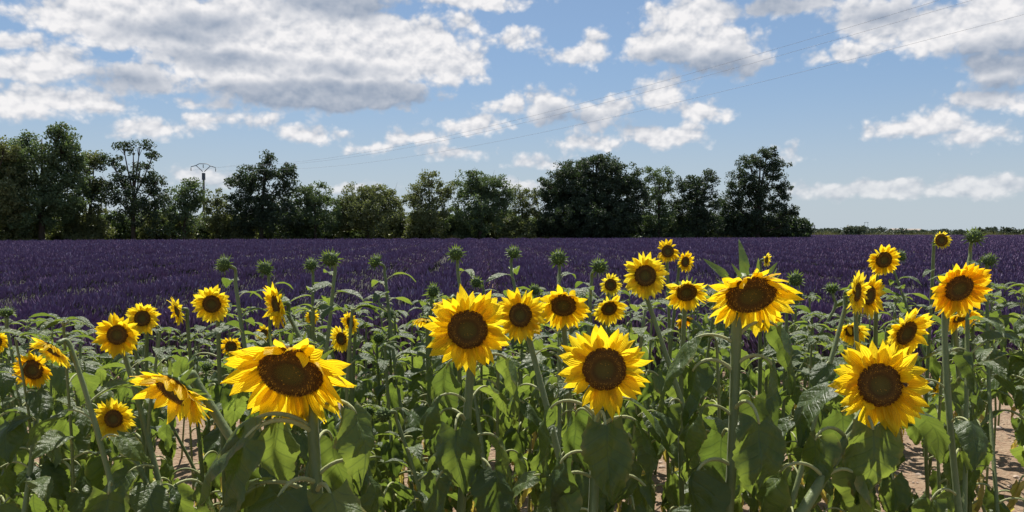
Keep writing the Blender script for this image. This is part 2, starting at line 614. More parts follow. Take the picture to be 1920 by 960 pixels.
def build_stones():
    V = []; Fc = []; off = 0
    protos = [stone_mesh(i) for i in range(6)]
    pv = [np.array(p[0]) for p in protos]
    for i in range(2300):
        d = 3.6 + 6.2 * random.random() ** 0.9
        x = random.uniform(-0.72, 0.72) * d
        s = 0.006 + 0.022 * random.random() ** 3.0
        k = random.randrange(6)
        a = random.uniform(0, 6.28)
        c, sn = math.cos(a), math.sin(a)
        q = pv[k] * np.array([s, s, s * .8])
        q = np.stack([q[:, 0] * c - q[:, 1] * sn + x, q[:, 0] * sn + q[:, 1] * c + d, q[:, 2] + ground_z(x, d) + s * .2], 1)
        V.append(q)
        Fc.extend([tuple(j + off for j in f) for f in protos[k][1]])
        off += len(q)
    o = obj('gravel', mesh_np('gravel', np.concatenate(V), Fc, [M_STONE], smooth=False))
    tag(o, 'small pale stones and clods strewn over the sandy soil', 'gravel', kind='stuff')
    big = [(332, 772, 22, 'brown stone on bare soil below the sideways-hanging sunflower'), (1868, 800, 26, 'flat pale stone on the bare soil gap at the right edge'),
           (352, 905, 18, 'small stone on bare soil low in the gap at the left')]
    for (px, py, w, lab) in big:
        d = (CAM.z - 0.03) / ((py - 436) / F)
        p = P(px, py, d)
        s = w / F * d * .5
        vv, ff = stone_mesh(int(px))
        me = mesh_np('stone', np.array(vv) * np.array([s, s, s * .75]), ff, [M_STONE], smooth=True)
        o = obj('stone', me)
        o.location = (p.x, p.y, ground_z(p.x, p.y) + s * .2)
        tag(o, lab, 'stone', 'larger stones on the soil')


build_stones()

# ------------------------------------------------------------------ tree line behind the lavender
def mat_foliage(name, c1, c2, tr):
    m, N, out = material(name)
    co = N.n('ShaderNodeTexCoord').outputs['Object']
    geo = N.n('ShaderNodeNewGeometry')
    n1 = N.noise(co, scale=0.55, detail=3)
    f = N.m('ADD', N.m('MULTIPLY', geo.outputs['Random Per Island'], 0.55), N.m('MULTIPLY_ADD', n1, 1.1, -0.35), clamp=True)
    col = N.mix(f, c1, c2)
    sh = principled(N, col, 0.55, 0.35)
    N.link(mixsh(N, 0.22, sh, translucent(N, tr)), out.inputs[0])
    return m


FOL = {
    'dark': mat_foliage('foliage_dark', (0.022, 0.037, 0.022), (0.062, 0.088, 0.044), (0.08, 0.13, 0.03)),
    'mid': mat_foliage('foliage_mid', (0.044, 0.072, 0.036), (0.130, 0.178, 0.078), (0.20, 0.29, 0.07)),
    'olive': mat_foliage('foliage_olive', (0.060, 0.078, 0.034), (0.185, 0.205, 0.085), (0.28, 0.33, 0.08)),
    'far': mat_foliage('foliage_far_hazed', (0.055, 0.075, 0.050), (0.11, 0.135, 0.085), (0.08, 0.10, 0.05)),  # distance haze is put into this paler, bluer leaf colour
}
M_BARK = mat_simple('bark', (0.075, 0.060, 0.048), 0.9, 0.1, 0.4, 3.0)


def tree_depth(px):
    return 90 + 44 * min(max(px, -50), 1500) / 1450.0


def leaf_cloud(centers, radii, per, size, g):
    """many small bent leaf-clump faces around the cluster centres"""
    n = len(centers) * per
    c = np.repeat(np.asarray(centers), per, 0)
    rr = np.repeat(np.asarray(radii), per)
    u = g.normal(size=(n, 3)); u /= np.linalg.norm(u, axis=1)[:, None]
    rad = rr * g.random(n) ** 0.45
    p = c + u * rad[:, None] * np.array([1, 1, .8])
    a = g.normal(size=(n, 3)); a /= np.linalg.norm(a, axis=1)[:, None]
    b = np.cross(a, g.normal(size=(n, 3))); b /= np.linalg.norm(b, axis=1)[:, None]
    s = size * (0.55 + 0.9 * g.random(n))
    a = a * s[:, None]; b = b * (s * (0.45 + .35 * g.random(n)))[:, None]
    nrm = np.cross(a, b); nrm = nrm / np.linalg.norm(nrm, axis=1)[:, None] * (s * 0.25)[:, None]
    v = np.stack([p - a, p - b * 1.0 + nrm, p + a, p + b + nrm], 1).reshape(-1, 3)
    f = np.arange(n * 4).reshape(n, 4)
    return v, f


def build_tree(name, px, lobes, tone, label, dens=1.0, depth=None, group=None, leaf=0.130, trunk=0.22, per=74, crad=(0.45, 0.95), cat='tree', base_px=None):
    """lobes: (px, py, rx_px, ry_px) outlines of the crown's masses"""
    d = depth or tree_depth(px)
    g = np.random.default_rng(int(abs(px) * 7 + 3))
    base = P(base_px or px, 440, d); base.z = 0.0
    root = empty(name, base)
    k = d / F
    cents = []; rads = []; limbs = []
    for (lx, ly, rx, ry) in lobes:
        c = P(lx, ly, d) - base
        rx *= k; ry *= k
        rz = rx * .85
        n = max(4, int(dens * (rx * ry * (rx + ry) * 1.5 + 6)))
        off = (g.random() - .5) * rx * .5
        for _ in range(n):
            u = g.normal(size=3); u /= np.linalg.norm(u)
            q = g.random() ** 0.38
            cents.append((c.x + u[0] * rx * q, c.y + off + u[1] * rz * q, c.z + u[2] * ry * q))
            rads.append(g.uniform(*crad))
        limbs.append((Vector((c.x, c.y + off, c.z)), min(rx, ry)))
    cents = [(x, y, max(z, .25)) for x, y, z in cents]
    v, f = leaf_cloud(cents, rads, per, leaf, g)
    # trunk and limbs
    mb = MB()
    top = max(l[0].z for l in limbs)
    tr = trunk
    mx = sum(l[0].x for l in limbs) / len(limbs) * .5
    tp = [Vector((0, 0, -.1)), Vector((mx * .15, 0, top * .25)), Vector((mx * .5, 0.1, top * .55)), Vector((mx, 0, top * .95))]
    mb.tube(tp, [tr * 1.25, tr, tr * .7, tr * .15], 8)
    for (c, r) in limbs:
        t = min(max(c.z / top * .62, .15), .8)
        s0 = Vector((mx * t * .9, 0, top * t * .82))
        m1 = s0.lerp(c, .5) + Vector((0, 0, -.25))
        mb.tube([s0, m1, c, c + (c - m1).normalized() * r * .5], [tr * .5, tr * .36, tr * .2, tr * .06], 6)
        for q in range(4):
            e = c + Vector(g.normal(size=3)) * r * .5
            mb.tube([m1.lerp(c, .6), c.lerp(e, .5), e], [tr * .16, tr * .11, tr * .03], 5)
    obj('trunk', mb.mesh('trunk', [M_BARK]), root)
    obj('crown', mesh_np('crown', v, f, [FOL[tone]], smooth=False), root)
    tag(root, label, cat, group)
    return root


GT = 'trees in the row behind the lavender'
build_tree('oak_tree', 78, [(55, 300, 42, 50), (118, 285, 38, 48), (112, 250, 22, 18), (50, 268, 20, 20), (20, 330, 45, 60), (120, 350, 45, 60), (70, 390, 75, 50), (135, 305, 20, 25)], 'mid',
           'tallest two-headed oak at the left end of the tree row', dens=1.05, group=GT, trunk=.3)
build_tree('oak_tree', -25, [(-20, 300, 45, 45), (-10, 370, 60, 60), (10, 280, 20, 15)], 'olive', 'oak cut off by the left picture edge in the tree row', group=GT)
build_tree('oak_tree', 170, [(165, 330, 32, 40), (180, 300, 18, 18), (160, 390, 40, 50), (172, 430, 40, 20)], 'olive', 'lighter slim oak between the two-headed oak and the sparse-topped oak', dens=.9, depth=97, group=GT)
build_tree('oak_tree', 250, [(232, 272, 22, 15), (262, 275, 18, 12), (288, 290, 10, 12), (215, 310, 25, 28), (262, 322, 30, 30), (298, 340, 22, 24), (240, 370, 62, 50), (285, 395, 45, 45), (205, 350, 20, 30)], 'dark',
           'oak with thin see-through top and bare twigs left of the power pole', dens=.5, group=GT, trunk=.24)
build_tree('oak_tree', 345, [(345, 365, 30, 28), (370, 372, 18, 20), (335, 410, 42, 35), (362, 350, 12, 14)], 'mid', 'low round oak directly in front of the power pole', group=GT, trunk=.18)
build_tree('oak_tree', 408, [(405, 375, 24, 22), (410, 410, 30, 34)], 'olive', 'small pale green oak just right of the power pole', depth=105, dens=.85, group=GT, trunk=.14)
build_tree('oak_tree', 490, [(455, 340, 30, 32), (497, 325, 28, 30), (500, 300, 12, 14), (533, 345, 24, 36), (470, 390, 48, 50), (525, 400, 45, 45), (540, 315, 8, 10)], 'dark', 'dark oak with a pointed shoot on top, right of the power pole', group=GT, trunk=.24)
build_tree('oak_tree', 592, [(590, 365, 32, 24), (605, 400, 40, 42), (565, 385, 25, 40)], 'mid', 'low broad oak between the pointed oak and the olive-coloured oak', group=GT, trunk=.2)
build_tree('oak_tree', 690, [(665, 368, 30, 26), (705, 365, 36, 24), (735, 378, 26, 26), (690, 405, 62, 40), (650, 410, 30, 35)], 'olive', 'wide olive-coloured oak with flat top left of the row centre', group=GT, trunk=.2)
build_tree('oak_tree', 805, [(803, 338, 18, 20), (790, 365, 28, 28), (828, 360, 24, 26), (805, 405, 44, 42)], 'olive', 'oak with a narrow peaked top beside the rounded dark oak', group=GT, trunk=.2)
build_tree('oak_tree', 900, [(880, 350, 34, 28), (918, 350, 34, 28), (895, 335, 22, 14), (945, 375, 22, 28), (895, 400, 60, 45)], 'mid', 'rounded oak at the centre of the row above the lavender mound', group=GT, trunk=.24)
build_tree('oak_tree', 978, [(975, 368, 22, 20), (995, 378, 20, 26), (980, 412, 34, 34)], 'olive', 'small thin oak filling the gap left of the widest oak', dens=.8, depth=124, group=GT, trunk=.15)
build_tree('oak_tree', 1110, [(1075, 325, 38, 30), (1125, 318, 42, 28), (1165, 335, 38, 30), (1040, 358, 35, 35), (1100, 370, 80, 45), (1185, 375, 35, 45), (1100, 410, 100, 38), (1120, 302, 22, 12)], 'dark', 'widest dark oak with a domed dense crown right of centre', dens=1.1, group=GT, trunk=.4)
build_tree('oak_tree', 1235, [(1225, 325, 18, 16), (1248, 330, 16, 18), (1235, 365, 30, 34), (1238, 410, 35, 36)], 'mid', 'feathery slim oak squeezed beside the widest dark oak', dens=.75, group=GT, trunk=.18)
build_tree('oak_tree', 1305, [(1290, 350, 24, 26), (1325, 340, 22, 20), (1305, 385, 46, 40), (1312, 420, 46, 26)], 'dark', 'dark oak with a notched top left of the last leaning oak', group=GT, trunk=.24)
build_tree('oak_tree', 1425, [(1440, 288, 26, 14), (1408, 308, 26, 22), (1452, 318, 28, 24), (1390, 345, 30, 26), (1430, 350, 36, 26), (1466, 358, 20, 22), (1378, 385, 30, 35), (1425, 395, 48, 32), (1478, 398, 20, 18), (1465, 425, 24, 16), (1395, 425, 42, 20)], 'dark',
           'tall open oak at the right end of the tree row', dens=.9, group=GT, trunk=.34, per=80, base_px=1420)
GS = 'shrubs under the tree row'
for i, (px, ry, rx, tone, lab) in enumerate([
        (30, 22, 48, 'olive', 'olive shrub at the foot of the two-headed oak'), (150, 24, 42, 'olive', 'shrub below the lighter slim oak'), (312, 24, 40, 'olive', 'yellowish shrub below the sparse-topped oak'),
        (440, 22, 38, 'olive', 'pale shrub between the power pole and the pointed oak'), (560, 24, 40, 'mid', 'shrub at the foot of the low broad oak'), (760, 26, 36, 'olive', 'light shrub beside the peaked oak'),
        (845, 22, 34, 'mid', 'shrub under the left side of the rounded oak'), (960, 22, 36, 'olive', 'shrub under the small thin oak'), (1060, 22, 50, 'dark', 'dark shrub under the left of the widest oak'),
        (1180, 22, 46, 'dark', 'dark shrub under the right of the widest oak'), (1270, 24, 40, 'mid', 'shrub between the feathery oak and the notched oak'), (1360, 22, 40, 'dark', 'dark shrub left of the last leaning oak')]):
    d = tree_depth(px) + 3.0
    build_tree('shrub', px, [(px - rx * .4, 436 - ry * .3, rx * .75, ry * 1.35), (px + rx * .5, 436 - ry * .2, rx * .75, ry * 1.1), (px, 442, rx * 1.1, 12)], tone, lab, depth=d, group=GS, trunk=.06, cat='shrub', dens=2.2, leaf=.17, per=42)
TREES = [(-25, 'oak cut by the left edge'), (78, 'two-headed oak'), (170, 'lighter slim oak'), (250, 'thin-topped oak'), (345, 'oak before the power pole'), (408, 'small pale oak'), (490, 'pointed oak'), (592, 'low broad oak'),
         (690, 'flat-topped olive oak'), (805, 'peaked oak'), (900, 'central rounded oak'), (978, 'small thin oak'), (1110, 'widest dark oak'), (1235, 'feathery oak'), (1305, 'notched oak'), (1425, 'last open oak')]
seen_lab = set()
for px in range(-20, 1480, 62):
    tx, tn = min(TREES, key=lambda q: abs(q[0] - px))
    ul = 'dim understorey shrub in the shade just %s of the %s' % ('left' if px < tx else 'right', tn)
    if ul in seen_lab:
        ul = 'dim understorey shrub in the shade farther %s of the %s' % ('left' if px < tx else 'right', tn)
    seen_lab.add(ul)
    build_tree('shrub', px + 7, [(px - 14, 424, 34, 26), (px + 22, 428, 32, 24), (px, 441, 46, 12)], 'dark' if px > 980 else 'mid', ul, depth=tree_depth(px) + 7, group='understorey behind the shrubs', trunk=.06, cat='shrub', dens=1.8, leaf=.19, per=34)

# far hedge line on the right, some 300 m away
GF = 'far trees on the horizon'
far = [(1505, 10, 20), (1545, 12, 26), (1570, 14, 20), (1600, 20, 18), (1625, 16, 22), (1655, 13, 18), (1690, 11, 18), (1730, 10, 20), (1770, 12, 18), (1808, 12, 16), (1842, 14, 16), (1868, 16, 14), (1896, 15, 12), (1918, 11, 16), (1950, 13, 20), (1465, 9, 24)]
labs = ['low far bush just right of the last oak', 'flat far bush beside the thin far pole', 'dark rounded far bush right of the thin pole', 'tallest far tree left of the distant pylon', 'far tree under the distant pylon', 'far bush right of the distant pylon',
        'far bush between the two pale barns', 'far bush right of the pale barns', 'far bush behind the half-open sunflower', 'far bush left of the topmost bud', 'far tree right of the topmost bud', 'dark far tree near the right edge', 'small peaked far tree near the right edge',
        'far bush at the right picture edge', 'far tree cut by the right picture edge', 'far bush showing beneath the last oak']
for (px, h, rx), lab in zip(far, labs):
    h *= .9; rx *= 1.5
    build_tree('far_tree', px, [(px - rx * .3, 440 - h * .5, rx * .6, h * .45), (px + rx * .4, 440 - h * .4, rx * .55, h * .38), (px, 438, rx, 4)], 'far', lab, depth=320 + (px * 7) % 40, group=GF, leaf=.42, trunk=.2, per=40, crad=(.8, 1.6), dens=.35)

# two pale barns far off
M_WALL = mat_simple('barn_wall', (0.42, 0.40, 0.36), .9, .1, .1, .5)
M_ROOF = mat_simple('barn_roof', (0.36, 0.31, 0.27), .9, .1, .15, .8)
for (px, w, h, lab) in [(1681, 22, 7, 'pale low barn on the horizon left of the far bush gap'), (1713, 26, 6, 'long pale barn on the horizon nearer the half-open sunflower')]:
    d = 360
    p = P(px, 440, d); p.z = 0
    k = d / F
    root = empty('barn', p)
    hw = w * k / 2; hz = h * k * .7 + 1.0
    obj('wall', MB().box((-hw, -4, 0), (hw, 4, hz)).mesh('wall', [M_WALL], False), root)
    rf = MB().add([(-hw - .3, -4.5, hz + .004), (hw + .3, -4.5, hz + .004), (hw + .3, 4.5, hz + .004), (-hw - .3, 4.5, hz + .004), (-hw - .3, 0, hz + 1.3), (hw + .3, 0, hz + 1.3)],
                  [(0, 3, 2, 1), (0, 1, 5, 4), (2, 3, 4, 5), (1, 2, 5), (3, 0, 4)])
    obj('roof', rf.mesh('roof', [M_ROOF], False), root)
    obj('door', MB().box((-1.2, -4.06, 0), (1.2, -3.99, hz * .7)).mesh('door', [M_BARK], False), root)
    tag(root, lab, 'barn', 'barns on the horizon')

# ------------------------------------------------------------------ power pole and its lines
M_POLE = mat_simple('pole_concrete', (0.16, 0.15, 0.15), .85, .2, .2, 2.0)
M_STEEL = mat_simple('steel', (0.075, 0.09, 0.12), .5, .5, .15, 4.0)
M_WIRE = mat_simple('wire_aluminium', (0.42, 0.44, 0.47), .5, .5, .1, 4.0)
M_INS = mat_simple('insulator_glass', (0.10, 0.13, 0.14), .25, .5, .1, 4.0)


def build_pole():
    d = 118.0
    k = d / F
    base = P(383, 440, d); base.z = 0
    root = empty('power_pole', base)

    def L(px, py):
        p = P(px, py, d)
        return Vector((p.x - base.x, 0, p.z))
    a = math.atan2(61.6, -89.0)          # the line runs this way; the cross-arm stands across it
    top = L(383, 326).z
    mb = MB()
    mb.tube([(0, 0, -.3), (0, 0, top * .5), (0, 0, top)], [.24, .2, .15], 10)
    obj('pole', mb.mesh('pole', [M_POLE]), root)
    obj('pole_head', MB().box((-.2, -.17, top - .9), (.2, .17, top + .1)).mesh('pole_head', [M_STEEL], False), root)
    pts = [(359.5, 313), (369, 310.5), (375, 307.3), (390, 307.5), (396, 311.5), (405.5, 314.5)]
    r = .055
    mb = MB()
    mb.tube([L(*q) for q in pts], [r] * 6, 6)
    mb.tube([L(381.5, 322), L(369, 310.5)], [r, r], 6)
    mb.tube([L(384.5, 322), L(396, 311.5)], [r, r], 6)
    obj('cross_arm', mb.mesh('cross_arm', [M_STEEL]), root)
    ends = []
    for (px, py) in ((359.5, 313), (382.5, 307.5), (405.5, 314.5)):
        t = L(px, py)
        e = t - Vector((0, 0, .62))
        mb = MB()
        mb.tube([t, e], [.02, .02], 5)
        for q in range(5):
            z = t.z - .15 - q * .09
            mb.tube([(t.x, t.y, z), (t.x, t.y, z - .05)], [.09, .06], 8)
        obj('insulator', mb.mesh('insulator', [M_INS]), root)
        ends.append(base + e)
    tag(root, 'power pole with a wide forked cross-arm rising behind the oaks', 'power pole')
    return ends


ends = build_pole()
X0, Y0 = ends[1].x, ends[1].y
# the three wires sag across the field and pass overhead on the right
wires = [(0, 'upper power line of the close pair crossing the sky', (-0.55, 0.55, 0.20)), (1, 'lower power line of the close pair crossing the sky', (0.0, 0.0, 0.0)), (2, 'single lowest power line crossing the sky', (1.35, -0.75, -0.55))]
for (i, lab, (ox, oy, oz)) in wires:
    e = ends[i]
    pts = []
    for j in range(61):
        t = 1.24 * j / 60
        x = -45.2 + 61.6 * t; y = 118 - 89 * t
        h = 8.42 + 9.2 * (t - .6) ** 2
        w = min(1.0, t / .18)
        p = Vector((x + ox * 1.6, y + oy * 1.6, h + oz))
        q = Vector((e.x + 61.6 * t, e.y - 89 * t, e.z - (11.6 - h)))
        pts.append(q.lerp(p, w))
    mb = MB().tube(pts, [0.0042 + 0.005 * (1 - j / 60) for j in range(61)], 5)
    o = obj('power_line', mb.mesh('power_line', [M_WIRE]))
    tag(o, lab, 'power line', 'power lines over the field')

# thin pole and lattice pylon on the horizon
p = P(1527, 440, 300); p.z = 0
o = empty('utility_pole', p)
obj('pole', MB().tube([(0, 0, -.2), (0, 0, 2.0), (0, 0, P(1527, 422, 300).z)], [.2, .18, .14], 8).mesh('pole', [M_POLE]), o)
obj('cross_arm', MB().box((-.5, -.06, P(1527, 424, 300).z), (.5, .06, P(1527, 424, 300).z + .12)).mesh('cross_arm', [M_STEEL], False), o)
tag(o, 'thin bare pole standing on the horizon right of the last oak', 'utility pole')
d = 900
p = P(1624, 440, d); p.z = 0
root = empty('pylon', p)
M_FARSTEEL = mat_simple('far_steel_hazed', (0.30, 0.34, 0.38), .6, .4, .1, .5)  # pale blue-grey: the pylon's haze is painted into the steel colour
ht = P(1624, 417.5, d).z
k = d / F
mb = MB()
for s in (-1, 1):
    mb.tube([(s * 1.6 * k, 0, 0), (s * 1.7 * k, 0, ht * .55), (s * 3.3 * k, 0, ht * .8), (s * 2.6 * k, 0, ht)], [.26, .24, .22, .22], 5)
    for q in range(4):
        mb.tube([(s * 1.6 * k, 0, ht * .14 * q), (-s * 1.6 * k, 0, ht * .14 * (q + 1))], [.12, .12], 4)
obj('tower', mb.mesh('tower', [M_FARSTEEL]), root)
obj('cross_arm', MB().tube([(-4.2 * k, 0, ht), (0, 0, ht + .6), (4.2 * k, 0, ht)], [.25, .25, .25], 5).mesh('cross_arm', [M_FARSTEEL]), root)
tag(root, 'hazy lattice pylon rising above the far trees', 'pylon')


# ------------------------------------------------------------------ lavender field
def build_lavender():
    g = np.random.default_rng(4)
    vpx = -0.045                         # rows run towards the vanishing point left of the frame's middle
    SP = 2.35
    x_ref = -0.75                        # centre line of the row that ends as a mound

    def end_depth(x, y):
        px = 960 + F * x / y
        return np.where(px < 1462, 86 + 44 * np.clip(px, -200, 1500) / 1450.0, 255.0)

    # sample positions with a density that thins with distance
    n = 335000
    dmin, dmax = 8.0, 255.0
    e = 0.4
    u = g.random(n)
    y = (dmin ** e + u * (dmax ** e - dmin ** e)) ** (1 / e)
    y[:26000] = 8.3 + 1.6 * g.random(26000)
    x = (g.random(n) * 2 - 1) * (0.70 * y + 1.5)
    # rows
    xr = x - vpx * y - x_ref
    row = np.round(xr / SP)
    off = (xr - row * SP) / (SP * 0.5)   # -1..1 across the row
    bump_len = np.sin(y * 4.1 + row * 2.3) * .5 + np.sin(y * 2.3 + row * 5.1) * .5
    wid = 0.93 + .05 * bump_len
    keep = (np.abs(off) < wid) & (y < end_depth(x, y))
    # front edge of the field is uneven, and there is a bare weedy patch left of the middle
    keep &= y > 8.35 + .35 * np.sin(row * 1.7) + .15 * np.sin(x * 3)
    bare = np.exp(-(((x + 2.25 + (y - 26) * .045) / .22) ** 2)) * ((y > 19) & (y < 33))
    keep &= g.random(n) > bare * 1.1
    thin = np.exp(-(((x + 3.3) / .8) ** 2 + ((y - 20) / 5) ** 2))
    keep &= g.random(n) > thin * .6
    x, y, off, row, bump_len = x[keep], y[keep], off[keep], row[keep], bump_len[keep]
    n = len(x)
    prof = np.sqrt(np.clip(1 - (np.abs(off) / 1.02) ** 2.2, 0, 1))
    front = np.where(y < 9.6, np.minimum(1, .12 + .9 * g.random(n) + (y - 8.3) / 1.6 * .4), 1.0)
    hmound = (0.16 + 0.36 * prof) * front * (1 + .07 * bump_len) + .03 * np.sin(x * 5 + y * 3)
    frac = np.clip(y / 10.0, .8, 30)
    ln = 0.085 * frac ** 0.42
    wd = 0.0112 * frac ** 0.80
    # spikes fan out from the row's middle
    lean = off * .42 + g.normal(size=n) * .16
    leany = g.normal(size=n) * .20 + np.sin(y * 4.1 + row * 2.3) * .12
    dirv = np.stack([lean, leany, np.ones(n)], 1)
    dirv /= np.linalg.norm(dirv, axis=1)[:, None]
    stem = 0.16 + .12 * g.random(n)
    root = np.stack([x, y, hmound * (0.93 + .1 * g.random(n))], 1)
    a = root + dirv * (stem * .55)[:, None]
    b = a + dirv * (ln * (.7 + .6 * g.random(n)))[:, None]
    ang = g.random(n) * 6.283
    s1 = np.stack([np.cos(ang), np.sin(ang), np.zeros(n)], 1) * wd[:, None]
    s2 = np.stack([np.cos(ang + 2.09), np.sin(ang + 2.09), np.zeros(n)], 1) * wd[:, None]
    s3 = np.stack([np.cos(ang + 4.19), np.sin(ang + 4.19), np.zeros(n)], 1) * wd[:, None]
    mid = a + (b - a) * .35
    V = np.stack([a, mid + s1, mid + s2, mid + s3, b], 1).reshape(-1, 3)
    o = (np.arange(n) * 5)[:, None]
    tri = np.array([[0, 2, 1], [0, 3, 2], [0, 1, 3], [4, 1, 2], [4, 2, 3], [4, 3, 1]])
    Fv = (o[:, None, :] + tri[None]).reshape(-1, 3)
    mi = np.zeros(len(Fv), int)
    # stems: one thin sliver each, only near by
    near = np.where(y < 30)[0]
    sw = 0.0042 * np.clip(y[near] / 10, 1, 3)
    c0 = root[near] - dirv[near] * .06
    sx = np.stack([sw, np.zeros(len(near)), np.zeros(len(near))], 1)
    VS = np.stack([c0 - sx, c0 + sx, a[near]], 1).reshape(-1, 3)
    FS = np.arange(len(near) * 3).reshape(-1, 3) + len(V)
    # leafy mounds under the spikes
    rows_i = np.arange(-78, 80)
    VM = []; FM = []; base = len(V) + len(VS)
    prof_x = np.array([-1.0, -.9, -.65, -.35, 0, .35, .65, .9, 1.0])
    for r in rows_i:
        ys = 9.2 * (255 / 9.2) ** (np.arange(0, 130) / 129.0)
        xc = x_ref + vpx * ys + r * SP
        ok = (np.abs(xc) < .70 * ys + 3) & (ys < end_depth(xc, ys) - .5)
        if ok.sum() < 3:
            continue
        ys = ys[ok]; xc = xc[ok]
        ys = ys + (.35 * np.sin(r * 1.7) if ys[0] < 9 else 0)
        bl = np.sin(ys * 4.1 + r * 2.3) * .5 + np.sin(ys * 2.3 + r * 5.1) * .5
        m = len(ys); q = len(prof_x)
        hz = (np.sqrt(np.clip(1 - np.abs(prof_x) ** 2.2, 0, 1)) * .36 + .12)[None] * (1 + .08 * bl)[:, None]
        hz[:, 0] = -.02; hz[:, -1] = -.02
        hz[0, :] = -.02; hz[-1, :] = -.02
        XX = xc[:, None] + prof_x[None] * (SP * .5 * (.93 + .05 * bl))[:, None]
        dep = np.exp(-(((XX + 2.25 + (ys[:, None] - 26) * .045) / .28) ** 2)) * ((ys > 19) & (ys < 33))[:, None]
        dep = np.clip(dep * 1.7, 0, 1); hz = hz * (1 - dep) - .10 * dep
        YY = np.repeat(ys[:, None], q, 1) + g.normal(size=(m, q)) * .03
        VM.append(np.stack([XX, YY, hz + g.normal(size=(m, q)) * .02], 2).reshape(-1, 3))
        idx = np.arange(m * q).reshape(m, q) + base
        FM.append(np.stack([idx[:-1, :-1].ravel(), idx[:-1, 1:].ravel(), idx[1:, 1:].ravel(), idx[1:, :-1].ravel()], 1))
        base += m * q
    VM = np.concatenate(VM); FM = np.concatenate(FM)
    # quads -> triangles to keep one index width
    FMt = np.concatenate([FM[:, [0, 1, 2]], FM[:, [0, 2, 3]]])
    VA = np.concatenate([V, VS, VM]); FA = np.concatenate([Fv, FS, FMt])
    mia = np.concatenate([mi, np.full(len(FS), 1), np.full(len(FMt), 1)])

    m1, N, out = material('lavender_flower')
    geo = N.n('ShaderNodeNewGeometry')
    co = N.n('ShaderNodeTexCoord').outputs['Object']
    big = N.noise(co, scale=.35, detail=3)
    f = geo.outputs['Random Per Island']
    col = N.mix(f, (0.128, 0.073, 0.146), (0.215, 0.142, 0.250))
    col = N.mix(N.smooth(f, .92, .98, 0, .5), col, (0.44, 0.38, 0.48))
    col = N.mix(N.smooth(big, .45, .7, 0, .45), col, (0.150, 0.070, 0.140))
    N.link(mixsh(N, .12, principled(N, col, .8, .15), translucent(N, (0.16, 0.09, 0.24))), out.inputs[0])
    m2, N, out = material('lavender_foliage')
    co = N.n('ShaderNodeTexCoord').outputs['Object']
    nz = N.noise(co, scale=18, detail=4)
    col = N.mix(nz, (0.032, 0.030, 0.030), (0.095, 0.092, 0.074))
    N.link(principled(N, col, .9, .1, bump(N, nz, 1.0, .08)), out.inputs[0])
    o = obj('lavender', mesh_np('lavender', VA, FA, [m1, m2], midx=mia, smooth=False))
    tag(o, 'deep purple lavender in bloom filling the field up to the trees', 'lavender', kind='stuff')


build_lavender()


def build_fringe():
    g = np.random.default_rng(8)
    n = 16000
    px = g.uniform(-60, 1990, n)
    d = np.where(px < 1470, 87.5 + 44 * np.clip(px, -50, 1500) / 1450.0, 256.0) + g.random(n) ** 2 * 3.5
    x = (px - 960) / F * d
    h = (.35 + .75 * g.random(n) ** 2) * (1 + .4 * np.sin(px * .05) * np.sin(px * .013)) * np.where(px < 1470, 1, 1.7)
    w = .03 * np.where(px < 1470, 1, 2.5)
    lean = g.normal(size=(n, 2)) * .18
    a = np.stack([x - w, d, np.zeros(n)], 1); b = np.stack([x + w, d, np.zeros(n)], 1)
    c = np.stack([x + lean[:, 0] * h, d + lean[:, 1], h], 1)
    V = np.stack([a, b, c], 1).reshape(-1, 3)
    m, N, out = material('dry_grass')
    r = N.n('ShaderNodeNewGeometry').outputs['Random Per Island']
    N.link(mixsh(N, .3, principled(N, N.mix(r, (0.06, 0.085, 0.03), (0.23, 0.20, 0.09)), .8, .1), translucent(N, (.2, .2, .07))), out.inputs[0])
    o = obj('grass', mesh_np('grass', V, np.arange(n * 3).reshape(-1, 3), [m], smooth=False))
    tag(o, 'rough dry grass along the far edge of the lavender', 'grass', kind='stuff')


build_fringe()


# ------------------------------------------------------------------ sunflower pieces (shared meshes)
def petal_mesh(seed, mat=None):
    """unit petal: base at the origin, length 1 along +X, upper face +Z"""
    g = random.Random(seed)
    rows, cols = 7, 4
    wmax = g.uniform(.185, .24)
    curl = g.uniform(-.35, .55)          # tip bends back (-) or forward (+)
    twist = g.uniform(-.5, .5)
    cup = g.uniform(.1, .5)
    side = g.uniform(-.10, .10)
    v = []; uv = []
    for i in range(rows + 1):
        t = i / rows
        w = wmax * (math.sin(math.pi * min(1, t * .62 + .22)) ** 1.1) * (1 - t ** 3.2) ** .75 + .002
        for j in range(cols + 1):
            s = j / cols * 2 - 1
            z = curl * t * t * .5 + cup * (s * s) * w * .9 - .35 * w * (1 - abs(s)) * .3 + .02 * math.sin(t * 9 + s * 3 + seed)
            y = s * w + side * t * t
            a = twist * t
            yy = (y - side * t * t) * math.cos(a) - (z - curl * t * t * .5) * math.sin(a) + side * t * t
            zz = (y - side * t * t) * math.sin(a) + (z - curl * t * t * .5) * math.cos(a) + curl * t * t * .5
            v.append((t - .12 * abs(curl) * t * t, yy, zz)); uv.append((j / cols, t))
    f = []
    for i in range(rows):
        for j in range(cols):
            a = i * (cols + 1) + j
            f.append((a, a + cols + 1, a + cols + 2, a + 1))
    return mesh_np('petal', np.array(v), f, [mat], np.array(uv))


